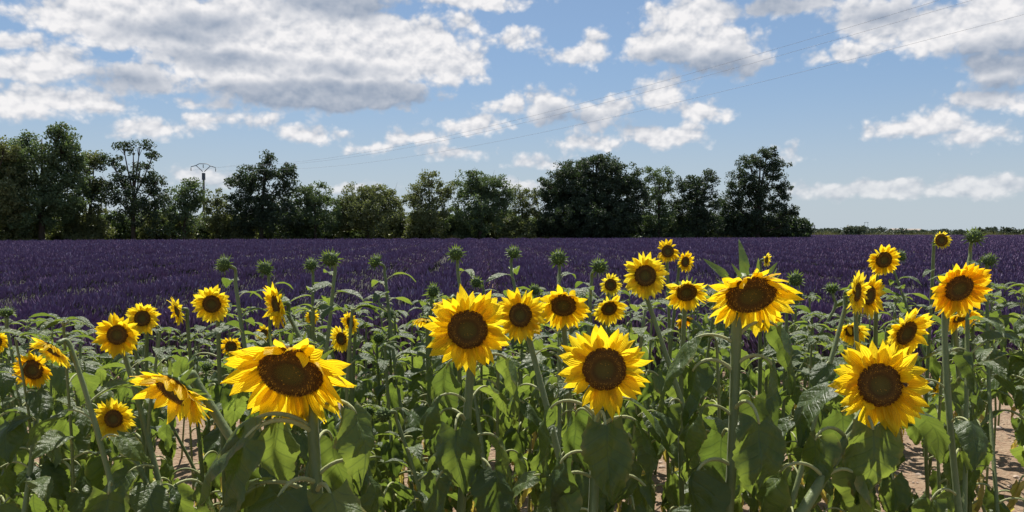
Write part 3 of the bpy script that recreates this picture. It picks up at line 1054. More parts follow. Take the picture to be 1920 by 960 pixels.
def bract_geo(g, L=1.0, wide=.17, curl=None):
    """leafy green bract: unit along +X, tip curling along -Z (backwards) or outward"""
    curl = g.uniform(-.1, .55) if curl is None else curl
    v = []; rows = 5
    for i in range(rows + 1):
        t = i / rows
        w = wide * (1 - t) ** .8 * (1 - .4 * (1 - min(1, t * 4))) + .004
        z = -curl * t * t + .02 * math.sin(7 * t)
        for s in (-1, 0, 1):
            v.append((L * (t - .15 * abs(curl) * t * t), s * w * L, (z + .25 * w * abs(s)) * L))
    f = []
    for i in range(rows):
        for j in range(2):
            a = i * 3 + j
            f.append((a, a + 3, a + 4, a + 1))
    return v, f


PETAL_SETS = [[petal_mesh(i, m_) for i in range(16)] for m_ in M_PETALS]
BRACTS = []
for i in range(6):
    v_, f_ = bract_geo(random.Random(i + 40))
    BRACTS.append(mesh_np('bract', np.array(v_), f_, [M_BRACT]))


def disc_mesh(nf, seed):
    """unit disc (radius 1) facing +Z with its florets in a spiral"""
    g = random.Random(seed)
    mb = MB()
    prof = [(1.0, -.10), (1.0, .02), (.86, .13), (.66, .17), (.48, .13), (.30, .08), (.12, .06), (.001, .055)]
    mb.lathe(prof, 28)

    def hz(r):
        for (a, za), (b, zb) in zip(prof[1:], prof[2:]):
            if b <= r <= a:
                return zb + (za - zb) * (r - b) / (a - b)
        return .05
    for i in range(nf):
        r = math.sqrt((i + .5) / nf)
        a = i * 2.399963
        if r > .99:
            continue
        z = hz(r)
        ring = max(0.0, 1 - abs(r - .80) / .22)
        h = .018 + .075 * ring * g.uniform(.6, 1.25) + .012 * g.random()
        w = .55 / math.sqrt(nf) * (1.25 - .35 * ring) * g.uniform(.8, 1.15)
        c = (r * math.cos(a), r * math.sin(a))
        vs = []
        for k in range(4):
            b = a + k * math.pi / 2
            vs.append((c[0] + w * 1.2 * math.cos(b), c[1] + w * 1.2 * math.sin(b), z - .01))
        tip = (c[0] * (1 + .05 * ring), c[1] * (1 + .05 * ring), z + h)
        mb.add(vs + [tip], [(0, 1, 4), (1, 2, 4), (2, 3, 4), (3, 0, 4)], mi=1 if (ring > .1 and g.random() < .40) or (r < .5 and g.random() < .06) else 0)
    return mb.mesh('disc', [M_DISC, M_FLORET], smooth=False)


DISC_BIG = [disc_mesh(620, 1), disc_mesh(560, 2)]
DISC_SMALL = [disc_mesh(190, 3)]


def receptacle_mesh():
    mb = MB()
    mb.lathe([(.16, -.62), (.22, -.55), (.50, -.45), (.82, -.30), (1.02, -.12), (1.0, -.04)], 20)
    return mb.mesh('receptacle', [M_BRACT])


RECEPT = receptacle_mesh()


def petal_matrix(th, pitch, r0, L, glocal, grav, g, wscale=1.0):
    rad = Vector((math.cos(th), math.sin(th), 0))
    d = (rad * math.cos(pitch) + Vector((0, 0, math.sin(pitch))) + glocal * grav).normalized()
    z = (Vector((0, 0, 1)) * math.cos(pitch) - rad * math.sin(pitch))
    tan = z.cross(d)
    tan = tan.normalized() if tan.length > 1e-4 else d.orthogonal()
    z = d.cross(tan)
    roll = g.uniform(-.6, .6)
    tan, z = tan * math.cos(roll) + z * math.sin(roll), z * math.cos(roll) - tan * math.sin(roll)
    m = Matrix((d * L, tan * L * wscale, z * L)).transposed().to_4x4()
    m.translation = rad * r0
    return m


def joined_ring(protos, mats, mats_list, name):
    """bakes copies of meshes at the given matrices into one mesh (heads too small to pick their petals apart)"""
    V = []; Fc = []; UV = []; off = 0
    for me, m in zip(protos, mats):
        n = len(me.vertices)
        co = np.empty(n * 3, np.float32); me.vertices.foreach_get('co', co)
        co = co.reshape(-1, 3) @ np.array(m.to_3x3()).T + np.array(m.translation)
        V.append(co)
        lp = np.empty(len(me.loops), np.int32); me.loops.foreach_get('vertex_index', lp)
        uvn = np.full((n, 2), .5, np.float32)
        if me.uv_layers:
            ul = np.empty(len(me.loops) * 2, np.float32); me.uv_layers[0].data.foreach_get('uv', ul)
            uvn[lp] = ul.reshape(-1, 2)
        UV.append(uvn)
        Fc.append(lp.reshape(-1, 4) + off); off += n
    return mesh_np(name, np.concatenate(V), np.concatenate(Fc), mats_list, np.concatenate(UV))


def bud_mesh(seed):
    """unit bud (radius 1) opening towards +Z, spiny bracts all round"""
    g = random.Random(seed)
    mb = MB()
    mb.lathe([(.2, -.8), (.55, -.65), (.86, -.3), (.92, .05), (.78, .38), (.5, .58), (.2, .62), (.001, .60)], 16)
    for ring, (z0, r0, n, L, pit) in enumerate([(-.40, .80, 13, .72, -5), (-.1, .90, 14, .70, 28), (.2, .86, 13, .62, 52), (.42, .66, 10, .55, 74), (.55, .36, 7, .42, 95)]):
        for k in range(n):
            th = 2 * math.pi * (k + .5 * ring + g.uniform(-.25, .25)) / n
            v, f = bract_geo(g, L * g.uniform(.75, 1.15), .16, curl=g.uniform(-.05, .45) if ring < 3 else g.uniform(-.5, .1))
            m = petal_matrix(th, R(pit + g.uniform(-16, 16)), r0, 1.0, Vector((0, 0, 0)), 0, g)
            m.translation.z += z0
            mb.add([m @ Vector(x) for x in v], f, mi=1)
    return mb.mesh('bud', [M_BUD, M_BRACT])


BUDS = [bud_mesh(i) for i in range(4)]


# ------------------------------------------------------------------ leaves
def leaf_proto(seed, kind):
    g = random.Random(seed * 13 + len(kind))
    if kind == 'perky':
        petL, up, a1, a2 = g.uniform(.35, .6), g.uniform(35, 60), g.uniform(0, 30), g.uniform(-50, -10)
        fold, wrink = g.uniform(.15, .4), .014
    elif kind == 'mid':
        petL, up, a1, a2 = g.uniform(.55, .85), g.uniform(30, 55), g.uniform(-45, -15), g.uniform(-90, -60)
        fold, wrink = g.uniform(-.35, -.05), .035
    elif kind == 'droop':
        petL, up, a1, a2 = g.uniform(.6, .95), g.uniform(35, 60), g.uniform(-80, -55), g.uniform(-108, -88)
        fold, wrink = g.uniform(-.85, -.15), .065
    else:
        petL, up, a1, a2 = g.uniform(.5, .8), g.uniform(10, 40), g.uniform(-90, -70), g.uniform(-110, -85)
        fold, wrink = g.uniform(-1.1, -.6), .08
    wide = {'perky': g.uniform(.32, .42), 'mid': g.uniform(.44, .54), 'droop': g.uniform(.42, .56), 'dry': g.uniform(.18, .28)}[kind]
    bendy = g.uniform(-.30, .30)
    twist = g.uniform(-.5, .5)
    # petiole path
    n1 = 9
    p = Vector((0, 0, 0)); pts = [p.copy()]
    for i in range(n1):
        t = (i + .5) / n1
        a = R(up + (a1 - up) * t ** 1.5)
        p = p + Vector((math.cos(a), 0, math.sin(a))) * petL / n1
        pts.append(p.copy())
    mpet = MB()
    mpet.tube(pts, [.030 - .012 * i / n1 for i in range(n1 + 1)], 6)
    # blade
    rows, cols = 20, 14
    mb = MB()
    pos = pts[-1].copy()
    mids = []; angs = []
    for i in range(rows + 1):
        t = i / rows
        a = R(a1 + (a2 - a1) * min(1, t * 1.35))
        mids.append(pos.copy()); angs.append(a)
        pos = pos + Vector((math.cos(a), 0, math.sin(a))) / rows
    v = []; uv = []
    ph = g.uniform(0, 6)
    for i in range(rows + 1):
        t = i / rows
        a = angs[i]
        T = Vector((math.cos(a), 0, math.sin(a))); Nn = Vector((-math.sin(a), 0, math.cos(a)))
        w = wide * 1.85 * (t + .012) ** .46 * max(0.0, 1 - t) ** 1.0
        if i == rows:
            w = .004
        for j in range(cols + 1):
            s = j / cols * 2 - 1
            back = -.17 * max(0, 1 - t / .26) * abs(s) ** .9          # heart-shaped base
            serr = (.018 if (i % 2) else -.012) if abs(s) > .95 and 0 < i < rows else 0
            ww = (w + serr) * s
            if i == 0:
                ww = s * wide * .50
            fz = fold * abs(s) ** 1.4 * w * (.8 + .3 * math.sin(t * 5 + ph))
            fz += .006 * math.cos((t - .20 * abs(s) ** .8) * 7 * 2 * math.pi) * min(1, abs(s) * 2.5) * (1 - .5 * abs(s)) * (-1)
            fz += wrink * (math.sin(t * 17 - abs(s) * 5 + ph) * abs(s) * .55 + math.sin(s * 5.5 + t * 7 + ph * 2) * .6 + math.sin(t * 9 + ph + s * 2) * .5)
            tw = twist * t
            yy = ww * math.cos(tw) - fz * math.sin(tw); zz = ww * math.sin(tw) + fz * math.cos(tw)
            lat = bendy * t * t
            q = mids[i] + T * back + Vector((0, 1, 0)) * (yy * (1 - .25 * abs(fold)) + lat) + Nn * zz
            v.append(q); uv.append((j / cols, t))
    f = []
    for i in range(rows):
        for j in range(cols):
            k = i * (cols + 1) + j
            f.append((k, k + cols + 1, k + cols + 2, k + 1))
    mat = M_DRY if kind == 'dry' else M_LEAF
    mb.add(v, f, uv)
    blade = mb.mesh('leaf', [mat])
    # one mesh with petiole for plants farther back
    mj = MB(); mj.v = list(mb.v); mj.f = list(mb.f); mj.uv = list(mb.uv); mj.mi = list(mb.mi)
    o = len(mj.v)
    mj.v += mpet.v; mj.uv += mpet.uv; mj.f += [tuple(x + o for x in ff) for ff in mpet.f]; mj.mi += [1] * len(mpet.f)
    joined = mj.mesh('leaf', [mat, M_PETIOLE])
    pet = mpet.mesh('petiole', [M_PETIOLE])
    c = sum((Vector(x) for x in v), Vector()) / len(v)
    return dict(blade=blade, petiole=pet, joined=joined, center=c)


LEAVES = {k: [leaf_proto(i, k) for i in range(n)] for k, n in (('perky', 8), ('mid', 8), ('droop', 12), ('dry', 6))}

HEADS_PX = []        # (px, py, radius px, depth) of every bloom and bud the photo shows
NEAR = 2.35          # leaves of plants nearer than this get their petiole as a piece of its own


def place_leaf(root, pos, az, size, kind, g, near, check=True, tilt=0.0):
    """pos relative to the plant's base; az in degrees: 0 right, -90 towards the camera, 180 left"""
    pr = LEAVES[kind][g.randrange(len(LEAVES[kind]))]
    m = Matrix.Translation(pos) @ Matrix.Rotation(R(az), 4, 'Z') @ Matrix.Rotation(tilt, 4, 'X') @ Matrix.Scale(size, 4)
    if check:
        w = root.location + m @ pr['center']
        if w.y < .7:
            return None
        px, py, d = proj(w)
        rad = size * .42 * F / d
        for (hx, hy, hr, hd) in HEADS_PX:
            if d < hd - .02 and math.hypot(px - hx, py - hy) < hr * .92 + rad * .62:
                return None
        for (wx0, wx1, wy0, wy1) in SOIL:
            if wx0 < px < wx1 and wy0 < py < wy1:
                return None
        # keep the lavender clear above the leafy skyline
        if py - rad * .6 < skyline(px) and kind != 'perky':
            return None
    if near:
        o = obj('leaf', pr['blade'], root, m)
        obj('petiole', pr['petiole'], o)
    else:
        o = obj('leaf', pr['joined'], root, m)
    if kind == 'dry':
        o['label'] = 'withered yellow-brown leaf hanging low on the stem'
    return o


SOIL = [(322, 382, 760, 940), (1846, 1898, 750, 910), (1685, 1755, 830, 960), (900, 940, 810, 930), (560, 592, 880, 950), (1225, 1262, 850, 930)]   # bare soil shows here
SKY_X = [-200, 0, 150, 330, 450, 600, 740, 800, 1000, 1150, 1300, 1480, 1560, 1650, 1780, 1920, 2100]
SKY_Y = [590, 580, 615, 600, 575, 575, 560, 560, 540, 552, 535, 560, 545, 550, 545, 530, 530]


def skyline(px):
    return float(np.interp(px, SKY_X, SKY_Y))


def stem_path(base, K, A, n, g, bend=0.05):
    pts = []
    side = Vector((g.uniform(-bend, bend), g.uniform(-bend, bend), 0))
    H = K - base
    for i in range(11):
        t = i / 10
        pts.append(base + H * t + side * math.sin(math.pi * t) + Vector((.004 * math.sin(9 * t + base.x * 7), 0, 0)))
    ds = (pts[-1] - pts[-2]).normalized()
    L = (A - K).length
    c1 = K + ds * L * .75; c2 = A - n * L * .6
    for i in range(1, 8):
        t = i / 7
        pts.append(K * (1 - t) ** 3 + c1 * 3 * t * (1 - t) ** 2 + c2 * 3 * t * t * (1 - t) + A * t ** 3)
    return pts


def head_rot(yaw, pitch, roll=0.0):
    y, p = R(yaw), R(pitch)
    n = Vector((math.sin(y) * math.cos(p), -math.cos(y) * math.cos(p), math.sin(p)))
    up = Vector((0, 0, 1))
    x = up.cross(n); x = x.normalized() if x.length > 1e-3 else Vector((1, 0, 0))
    yv = n.cross(x)
    m = Matrix((x, yv, n)).transposed() @ Matrix.Rotation(roll, 3, 'Z')
    return m, n


def auto_leaves(root, path, g, near, top_t, bloom, dens=1.0, big=1.0):
    """leaves up the stem: small and firm near the top, large and limp below, withered at the foot"""
    done = []
    base = path[0]
    H = path[10].z - base.z
    z = H * top_t
    az = g.uniform(0, 360)
    while z > .10:
        t = z / H
        i = min(9, max(0, int(t * 10)))
        pos = path[i].lerp(path[i + 1], t * 10 - i) - base
        if t > .86:
            kind = 'perky'; size = g.uniform(.075, .11)
        elif t > .68:
            kind = g.choice(['perky', 'mid', 'mid', 'droop']); size = g.uniform(.10, .15)
        elif t > .36:
            kind = g.choice(['mid', 'droop', 'droop', 'droop', 'droop', 'dry' if t < .5 else 'mid']); size = g.uniform(.13, .19)
        else:
            kind = g.choice(['droop', 'dry', 'dry', 'dry']); size = g.uniform(.09, .15)
        size *= big
        o = place_leaf(root, pos, az, size, kind, g, near, tilt=g.uniform(-.25, .25))
        if o:
            done.append(o)
        az += 137.5 + g.uniform(-25, 25)
        z -= g.uniform(.045, .085) / dens * (H / 1.2)
    return done


def make_stem(root, path, r0, g, taper=.35):
    base = path[0]
    n = len(path)
    rad = [r0 * (1.15 - taper * i / n) for i in range(n)]
    rad = [q * g.uniform(.93, 1.08) for q in rad]
    rad[-1] *= 1.25; rad[-2] *= 1.1
    mb = MB().tube([p - base for p in path], rad, 9)
    return obj('stem', mb.mesh('stem', [M_STEM]), root)


def sunflower(c, w, D, yaw, pitch, label, ratio=.48, stem=None, leaves=None, roll=None, lush=1.0, fat=1.0, grav=.28, npet=None, open_=0.0, bract=1.0, group='sunflowers in bloom', big=1.0, crest=(), rag=None, plen=1.0):
    px, py = c
    g = random.Random(int(px * 31 + py * 17) + 2)
    ratio *= .94
    si = 0 if w > 150 else g.choice([0, 0, 2, 2, 1])
    PETALS = PETAL_SETS[si]
    ragged = g.uniform(.5, 1.3) if rag is None else rag
    d = D * F / w
    C = P(px, py, d)
    m3, n = head_rot(yaw, pitch, g.uniform(0, 6.28))
    rd = D * .5 * ratio
    A = C - n * rd * .60
    hk = .030 + rd * .62
    hz_ = .45 if abs(yaw) > 30 and pitch > -20 else .9
    K = A - n * hk * hz_ - Vector((0, 0, hk * (1.65 - hz_)))
    if stem:
        s = P(stem[0], stem[1], d)
        dirn = (K - s)
        base = K - dirn * (K.z / max(dirn.z, .05))
    else:
        base = K.copy() + Vector((g.uniform(-.05, .05), g.uniform(-.02, .10), 0))
    base.z = ground_z(base.x, base.y) - .01
    root = empty('sunflower', base)
    path = stem_path(base, K, A, n, g)
    make_stem(root, path, (.0052 + .023 * D) * fat, g)
    near = d < NEAR
    # the head
    head = obj('flower_head', RECEPT, root, Matrix.Translation(C - base) @ m3.to_4x4() @ Matrix.Scale(rd, 4))
    big_head = w >= 62
    obj('disc', g.choice(DISC_BIG) if big_head else DISC_SMALL[0], head)
    gl = m3.transposed() @ Vector((0, 0, -1))
    Lp = (D * .5 - rd * .86) / rd * 1.06 * plen
    N_ = npet or (42 if big_head else 32)
    items = []
    for k in range(N_):
        layer = k % 2
        th = 2 * math.pi * (k + g.uniform(-.35, .35)) / N_
        L = Lp * (1 + ragged * g.uniform(-.24, .10)) * (1.0 if layer else .94)
        if g.random() < .05 * ragged:
            continue
        pit = R(open_ + ragged * (g.uniform(0, 30) if layer else g.uniform(-18, 12)))
        gr = grav * g.uniform(.5, 1.3)
        if pitch < -25 and -(math.cos(th) * gl.x + math.sin(th) * gl.y) > .45:      # the upper petals of a nodding head fold forward
            pit = R(g.uniform(4, 40)); L *= .88
        if g.random() < .02:
            pit += R(g.uniform(40, 80))
        ws = g.uniform(.85, 1.2) * (1.0 if Lp < 1.3 else 1.3 / Lp * 1.15)
        items.append((g.choice(PETALS), petal_matrix(th, pit, .93, L, gl, gr, g, ws)))
    bitems = []
    for k in range(18 if big_head else 14):
        th = 2 * math.pi * (k + g.uniform(-.3, .3)) / (18 if big_head else 14)
        L = g.uniform(.45, .85) * bract
        mm = petal_matrix(th, R(g.uniform(-42, -5)), .9, L, gl, 0, g)
        mm.translation.z -= .18
        bitems.append((g.choice(BRACTS), mm))
    if big_head:
        for me, mm in items: obj('petal', me, head, mm)
        for me, mm in bitems: obj('bract', me, head, mm)
    else:
        o = obj('petals', joined_ring([i[0] for i in items], [i[1] for i in items], [M_PETALS[si]], 'petals'), head); o['kind'] = 'stuff'
        o = obj('bracts', joined_ring([i[0] for i in bitems], [i[1] for i in bitems], [M_BRACT], 'bracts'), head); o['kind'] = 'stuff'
    for (bx, by, tx, ty, fw) in crest:
        b0 = P(bx, by, d + .02); t0 = P(tx, ty, d + .03)
        X = t0 - b0; Zv = Vector((.25, -1, .2)); Yv = Zv.cross(X).normalized(); Zv = X.normalized().cross(Yv)
        LL = X.length
        mm = Matrix((X.normalized() * LL, Yv * LL * fw, Zv * LL)).transposed().to_4x4(); mm.translation = b0 - base
        o = obj('leaf', BRACTS[int(bx) % 6], root, mm); o['label'] = 'upright green leaf crowning the flower head'
    tag(root, label, 'sunflower', group)
    PLANTS.append((root, path, g, near, leaves, lush, d, big))
    return root


def bud_plant(c, w, label, D=.068, lean=0, pitch=20, stem=None, lush=1.0, yaw=0):
    px, py = c
    g = random.Random(int(px * 13 + py * 7))
    d = D * F / w
    C = P(px, py, d)
    m3, n = head_rot(yaw + g.uniform(-20, 20), pitch + g.uniform(-8, 25), g.uniform(0, 6.28))
    rd = D * .425
    A = C - n * rd * .75
    K = A - n * .03 - Vector((0, 0, .05))
    if stem:
        s = P(stem[0], stem[1], d)
        dirn = K - s
        base = K - dirn * (K.z / max(dirn.z, .05))
    else:
        base = K.copy() + Vector((g.uniform(-.04, .04), g.uniform(0, .08), 0))
    base.z = ground_z(base.x, base.y) - .01
    root = empty('sunflower', base)
    path = stem_path(base, K, A, n, g, .02)
    make_stem(root, path, .0068, g)
    obj('bud', g.choice(BUDS), root, Matrix.Translation(C - base) @ m3.to_4x4() @ Matrix.Diagonal((rd * g.uniform(.85, 1.1), rd * g.uniform(.85, 1.1), rd * g.uniform(.8, 1.1), 1)))
    tag(root, label, 'sunflower', 'sunflowers still in bud')
    PLANTS.append((root, path, g, False, None, lush, d, .8))
    # the firm leaves up the bare top of the stem
    H = K.z - base.z
    az = g.uniform(0, 360); z = H - .015
    while z > H - .36:
        t = z / H; i = min(9, int(t * 10))
        pos = path[i].lerp(path[i + 1], t * 10 - i) - base
        place_leaf(root, pos, az, g.uniform(.068, .098) + (H - z) * .15, 'perky', g, False, check=True)
        az += 137.5 + g.uniform(-30, 30); z -= g.uniform(.020, .038)
    return root


PLANTS = []
FLOWERS = [
    dict(rag=.75, plen=1.12, c=(545, 697), w=238, D=.255, yaw=-4, pitch=-34, ratio=.56, stem=(598, 930), grav=.36, bract=.85, fat=1.15, label='largest sunflower in front with a downturned face and ragged drooping petals',
         leaves=[(815, 195, .20, 'mid'), (822, 215, .19, 'droop'), (790, -20, .17, 'droop'), (805, 160, .16, 'droop'), (910, -110, .19, 'mid'), (925, -60, .18, 'mid'), (900, 15, .16, 'droop'), (860, 80, .15, 'droop'), (935, 190, .18, 'mid')]),
    dict(c=(328, 732), w=176, D=.205, yaw=-30, pitch=-40, ratio=.5, stem=(455, 850), grav=.30, bract=1.25, fat=1.1, label='sunflower hanging sideways with its green back showing beside the largest bloom'),
    dict(c=(220, 628), w=84, D=.15, yaw=12, pitch=2, label='sunflower facing us with uneven petals, lower left of a close pair', stem=(262, 760)),
    dict(c=(267, 597), w=66, D=.14, yaw=4, pitch=4, ratio=.5, label='sunflower at the upper right of a close pair at the left'),
    dict(c=(98, 655), w=90, D=.15, yaw=-35, pitch=-42, label='nodding sunflower seen obliquely at the far left', stem=(150, 760)),
    dict(c=(62, 693), w=76, D=.14, yaw=0, pitch=-12, ratio=.56, label='small sunflower with a wide dark face low at the left edge', stem=(72, 800)),
    dict(c=(213, 785), w=80, D=.14, yaw=4, pitch=3, ratio=.46, label='lowest small sunflower with a full round face at the left', stem=(275, 900)),
    dict(c=(333, 583), w=58, D=.125, yaw=-48, pitch=-14, label='small sunflower turned to the left with its green back to the bloom beside it'),
    dict(c=(397, 570), w=74, D=.15, yaw=8, pitch=-8, ratio=.5, label='sunflower facing us under the leftmost bud'),
    dict(c=(519, 572), w=90, D=.175, yaw=-52, pitch=-10, label='sunflower in profile turned left above the largest bloom', stem=(560, 640)),
    dict(c=(433, 650), w=40, D=.10, yaw=0, pitch=2, ratio=.6, label='small half-opened sunflower just left of the largest bloom'),
    dict(c=(495, 624), w=32, D=.095, yaw=0, pitch=10, label='tiny sunflower peeping over the left shoulder of the largest bloom'),
    dict(c=(585, 594), w=32, D=.10, yaw=45, pitch=0, label='small sunflower mostly hidden behind leaves right of the profile bloom'),
    dict(c=(640, 635), w=54, D=.115, yaw=-30, pitch=-4, ratio=.5, label='lower of two small sunflowers overlapping at the right of the largest bloom'),
    dict(c=(657, 605), w=46, D=.11, yaw=-40, pitch=-12, ratio=.5, label='upper of two small sunflowers overlapping at the right of the largest bloom'),
    dict(c=(877, 618), w=162, D=.225, yaw=0, pitch=-8, ratio=.50, stem=(856, 850), grav=.10, fat=1.1, label='large sunflower facing us squarely at the centre',
         leaves=[(700, 160, .15, 'droop'), (705, 25, .17, 'droop'), (765, 200, .15, 'droop'), (800, -95, .165, 'droop'), (800, 150, .15, 'droop'), (770, 60, .14, 'mid'), (880, -50, .17, 'droop'), (890, 215, .17, 'droop'), (840, 10, .15, 'droop')]),
    dict(c=(976, 591), w=106, D=.18, yaw=-22, pitch=4, ratio=.47, label='sunflower turned slightly away, just right of the large central bloom', stem=(1010, 720)),
    dict(c=(1056, 572), w=104, D=.18, yaw=-5, pitch=-30, ratio=.52, label='sunflower bowing its dark face with one petal folded over it, right of centre'),
    dict(c=(842, 570), w=70, D=.14, yaw=-25, pitch=-60, ratio=.45, grav=.6, label='wilting sunflower with hanging petals peeking over the large central bloom'),
    dict(c=(796, 600), w=52, D=.12, yaw=-20, pitch=-65, ratio=.45, grav=.7, label='small wilting sunflower with hanging petals left of the large central bloom'),
    dict(c=(1133, 692), w=174, D=.22, yaw=0, pitch=-4, ratio=.51, stem=(1124, 850), grav=.10, fat=1.1, label='large low sunflower facing us right of centre with soil showing below',
         leaves=[(790, 170, .17, 'droop'), (800, -88, .170, 'droop'), (780, 15, .17, 'mid'), (815, 0, .17, 'droop'), (860, 200, .16, 'droop'), (800, 120, .15, 'droop'), (890, 190, .16, 'droop'), (900, -20, .16, 'droop')]),
    dict(c=(1142, 578), w=70, D=.14, yaw=10, pitch=-26, label='sunflower tipped forward directly above the large low bloom'),
    dict(c=(1145, 534), w=44, D=.10, yaw=0, pitch=4, ratio=.56, label='small round sunflower under the bud right of centre'),
    dict(c=(1210, 517), w=88, D=.17, yaw=-6, pitch=3, ratio=.50, label='upright sunflower facing us against the lavender', stem=(1250, 640)),
    dict(c=(1252, 471), w=47, D=.11, yaw=0, pitch=2, ratio=.54, label='highest small sunflower against the lavender near the trees'),
    dict(c=(1285, 491), w=42, D=.105, yaw=28, pitch=-2, ratio=.52, label='small sunflower half behind the highest small bloom, turned right'),
    dict(c=(1287, 548), w=82, D=.16, yaw=-4, pitch=-30, ratio=.52, label='sunflower partly covered by a leaf left of the tall bowing bloom'),
    dict(c=(1283, 600), w=44, D=.11, yaw=35, pitch=-50, grav=.6, label='small drooping sunflower low behind the leaf-covered bloom'),
    dict(crest=[(1394, 512, 1396, 442, 1.15), (1362, 520, 1320, 480, 1.1), (1440, 512, 1462, 490, 1.0)], c=(1408, 552), w=184, D=.235, yaw=2, pitch=-42, ratio=.56, stem=(1346, 900), grav=.30, bract=.8, fat=1.2, label='tall bowing sunflower with leafy green crest breaking the horizon',
         leaves=[(640, 10, .17, 'droop'), (650, 165, .15, 'mid'), (705, 175, .19, 'droop'), (690, -15, .18, 'droop'), (770, -85, .172, 'droop'), (785, 185, .15, 'droop'), (760, 40, .16, 'droop'), (870, 200, .19, 'droop'), (880, -10, .17, 'droop'), (830, 90, .15, 'droop')]),
    dict(c=(1437, 487), w=30, D=.085, yaw=45, pitch=0, label='tiny opening sunflower behind the crest of the tall bowing bloom'),
    dict(c=(1438, 598), w=62, D=.14, yaw=12, pitch=-40, label='sunflower tucked under the petals of the tall bowing bloom'),
    dict(rag=.6, stem=(1562, 640), c=(1606, 548), w=84, D=.16, yaw=46, pitch=-4, label='front one of two overlapping sunflowers turned right'),
    dict(stem=(1600, 700), c=(1630, 554), w=86, D=.175, yaw=36, pitch=-6, label='rear one of two overlapping sunflowers turned right'),
    dict(c=(1657, 487), w=62, D=.13, yaw=0, pitch=-12, ratio=.54, label='single sunflower against the lavender above the overlapping pair'),
    dict(c=(1765, 450), w=38, D=.085, yaw=0, pitch=0, ratio=.68, open_=38, label='half-open sunflower touching the horizon beside the topmost bud'),
    dict(c=(1798, 540), w=118, D=.195, yaw=4, pitch=-24, ratio=.50, grav=.2, label='sunflower with bowed face and folded petals near the right edge', stem=(1790, 700)),
    dict(c=(1802, 594), w=78, D=.15, yaw=18, pitch=-48, label='sunflower half hidden below the bowed bloom near the right edge'),
    dict(c=(1597, 620), w=64, D=.14, yaw=-8, pitch=-34, label='sunflower behind a leaf under the overlapping pair'),
    dict(c=(1699, 624), w=108, D=.20, yaw=24, pitch=-20, ratio=.5, label='sunflower looking right, directly above the bloom with the bee'),
    dict(c=(1650, 722), w=178, D=.22, yaw=-8, pitch=6, ratio=.49, stem=(1548, 880), grav=.12, fat=1.2, label='large sunflower with a bee on its petals at the right',
         leaves=[(800, -95, .170, 'droop'), (800, 5, .18, 'mid'), (760, 185, .17, 'mid'), (830, 200, .17, 'droop'), (800, 100, .15, 'droop'), (900, 10, .18, 'droop'), (890, 190, .17, 'droop')]),
    dict(c=(-8, 640), w=50, D=.13, yaw=10, pitch=-5, label='sunflower cut off by the left picture edge'),
    dict(c=(1755, 727), w=40, D=.11, yaw=50, pitch=-20, label='small sunflower showing a few petals right of the bee bloom'),
]
BUDLIST = [
    dict(c=(419, 496), w=36, pitch=15, yaw=-40, stem=(456, 590), label='leftmost green bud, leaning left over the lavender'),
    dict(c=(497, 503), w=32, label='green bud second from the left above the profile bloom'),
    dict(c=(583, 496), w=29, label='smaller of two neighbouring green buds on a shared line', yaw=-15),
    dict(c=(619, 486), w=36, label='larger, higher of two neighbouring green buds', stem=(612, 620)),
    dict(c=(703, 491), w=30, yaw=-45, label='bud tilted left on a lone tall stem left of centre', stem=(729, 590)),
    dict(c=(855, 476), w=34, label='tall green bud straight above the large central bloom', stem=(868, 560), yaw=-15),
    dict(c=(963, 474), w=30, label='tall green bud at the very centre of the picture', stem=(971, 560)),
    dict(c=(1047, 484), w=35, label='tall green bud above the bowing bloom right of centre', stem=(1052, 560)),
    dict(c=(1124, 500), w=34, yaw=25, label='green bud above the small round bloom right of centre', stem=(1110, 580)),
    dict(c=(812, 546), w=28, label='low bud with long tips left above the large central bloom'),
    dict(c=(893, 530), w=24, pitch=-20, yaw=-20, label='small nodding bud between two tall central buds'),
    dict(c=(1492, 524), w=32, label='upper of two buds right of the tall bowing bloom'),
    dict(c=(1496, 556), w=24, label='lower smaller of two buds right of the tall bowing bloom'),
    dict(c=(1691, 480), w=24, yaw=40, label='small dark bud right behind the single bloom against the lavender', stem=(1694, 560)),
    dict(c=(1827, 443), w=38, label='topmost bud rising over the horizon at the right', stem=(1821, 540)),
    dict(c=(1855, 488), w=32, label='bud below and right of the topmost bud', stem=(1850, 560)),
    dict(c=(690, 774), w=30, pitch=-15, yaw=-20, label='low bud facing us among stems right of the largest bloom'),
    dict(c=(718, 778), w=42, D=.075, yaw=-70, pitch=-30, label='low bud in profile with yellow showing, right of the largest bloom', stem=(775, 880)),
    dict(c=(710, 634), w=26, pitch=-10, label='small dark bud half way between the largest and the central bloom'),
    dict(c=(729, 588), w=26, label='bud on the skyline of leaves below the lone tall bud'),
    dict(c=(387, 688), w=24, pitch=40, label='small bud behind the sideways-hanging sunflower'),
    dict(c=(1003, 544), w=24, pitch=10, label='small bud behind the slightly turned bloom right of centre'),
    dict(c=(252, 618), w=26, yaw=20, pitch=60, label='pale unopened shoot in front of the close pair at the left', stem=(275, 700)),
    dict(c=(12, 585), w=30, pitch=70, label='tall leafy shoot without a bloom at the left edge', stem=(30, 690)),
    dict(c=(1560, 540), w=28, pitch=65, yaw=-50, label='leaning pale bud left of the two overlapping blooms', stem=(1530, 640)),
]
for f_ in FLOWERS:
    HEADS_PX.append((f_['c'][0], f_['c'][1], f_['w'] * .5, f_['D'] * F / f_['w']))
for b_ in BUDLIST:
    HEADS_PX.append((b_['c'][0], b_['c'][1], b_['w'] * .5, b_.get('D', .068) * F / b_['w']))
for f_ in FLOWERS:
    sunflower(**f_)
for b_ in BUDLIST:
    bud_plant(**b_)

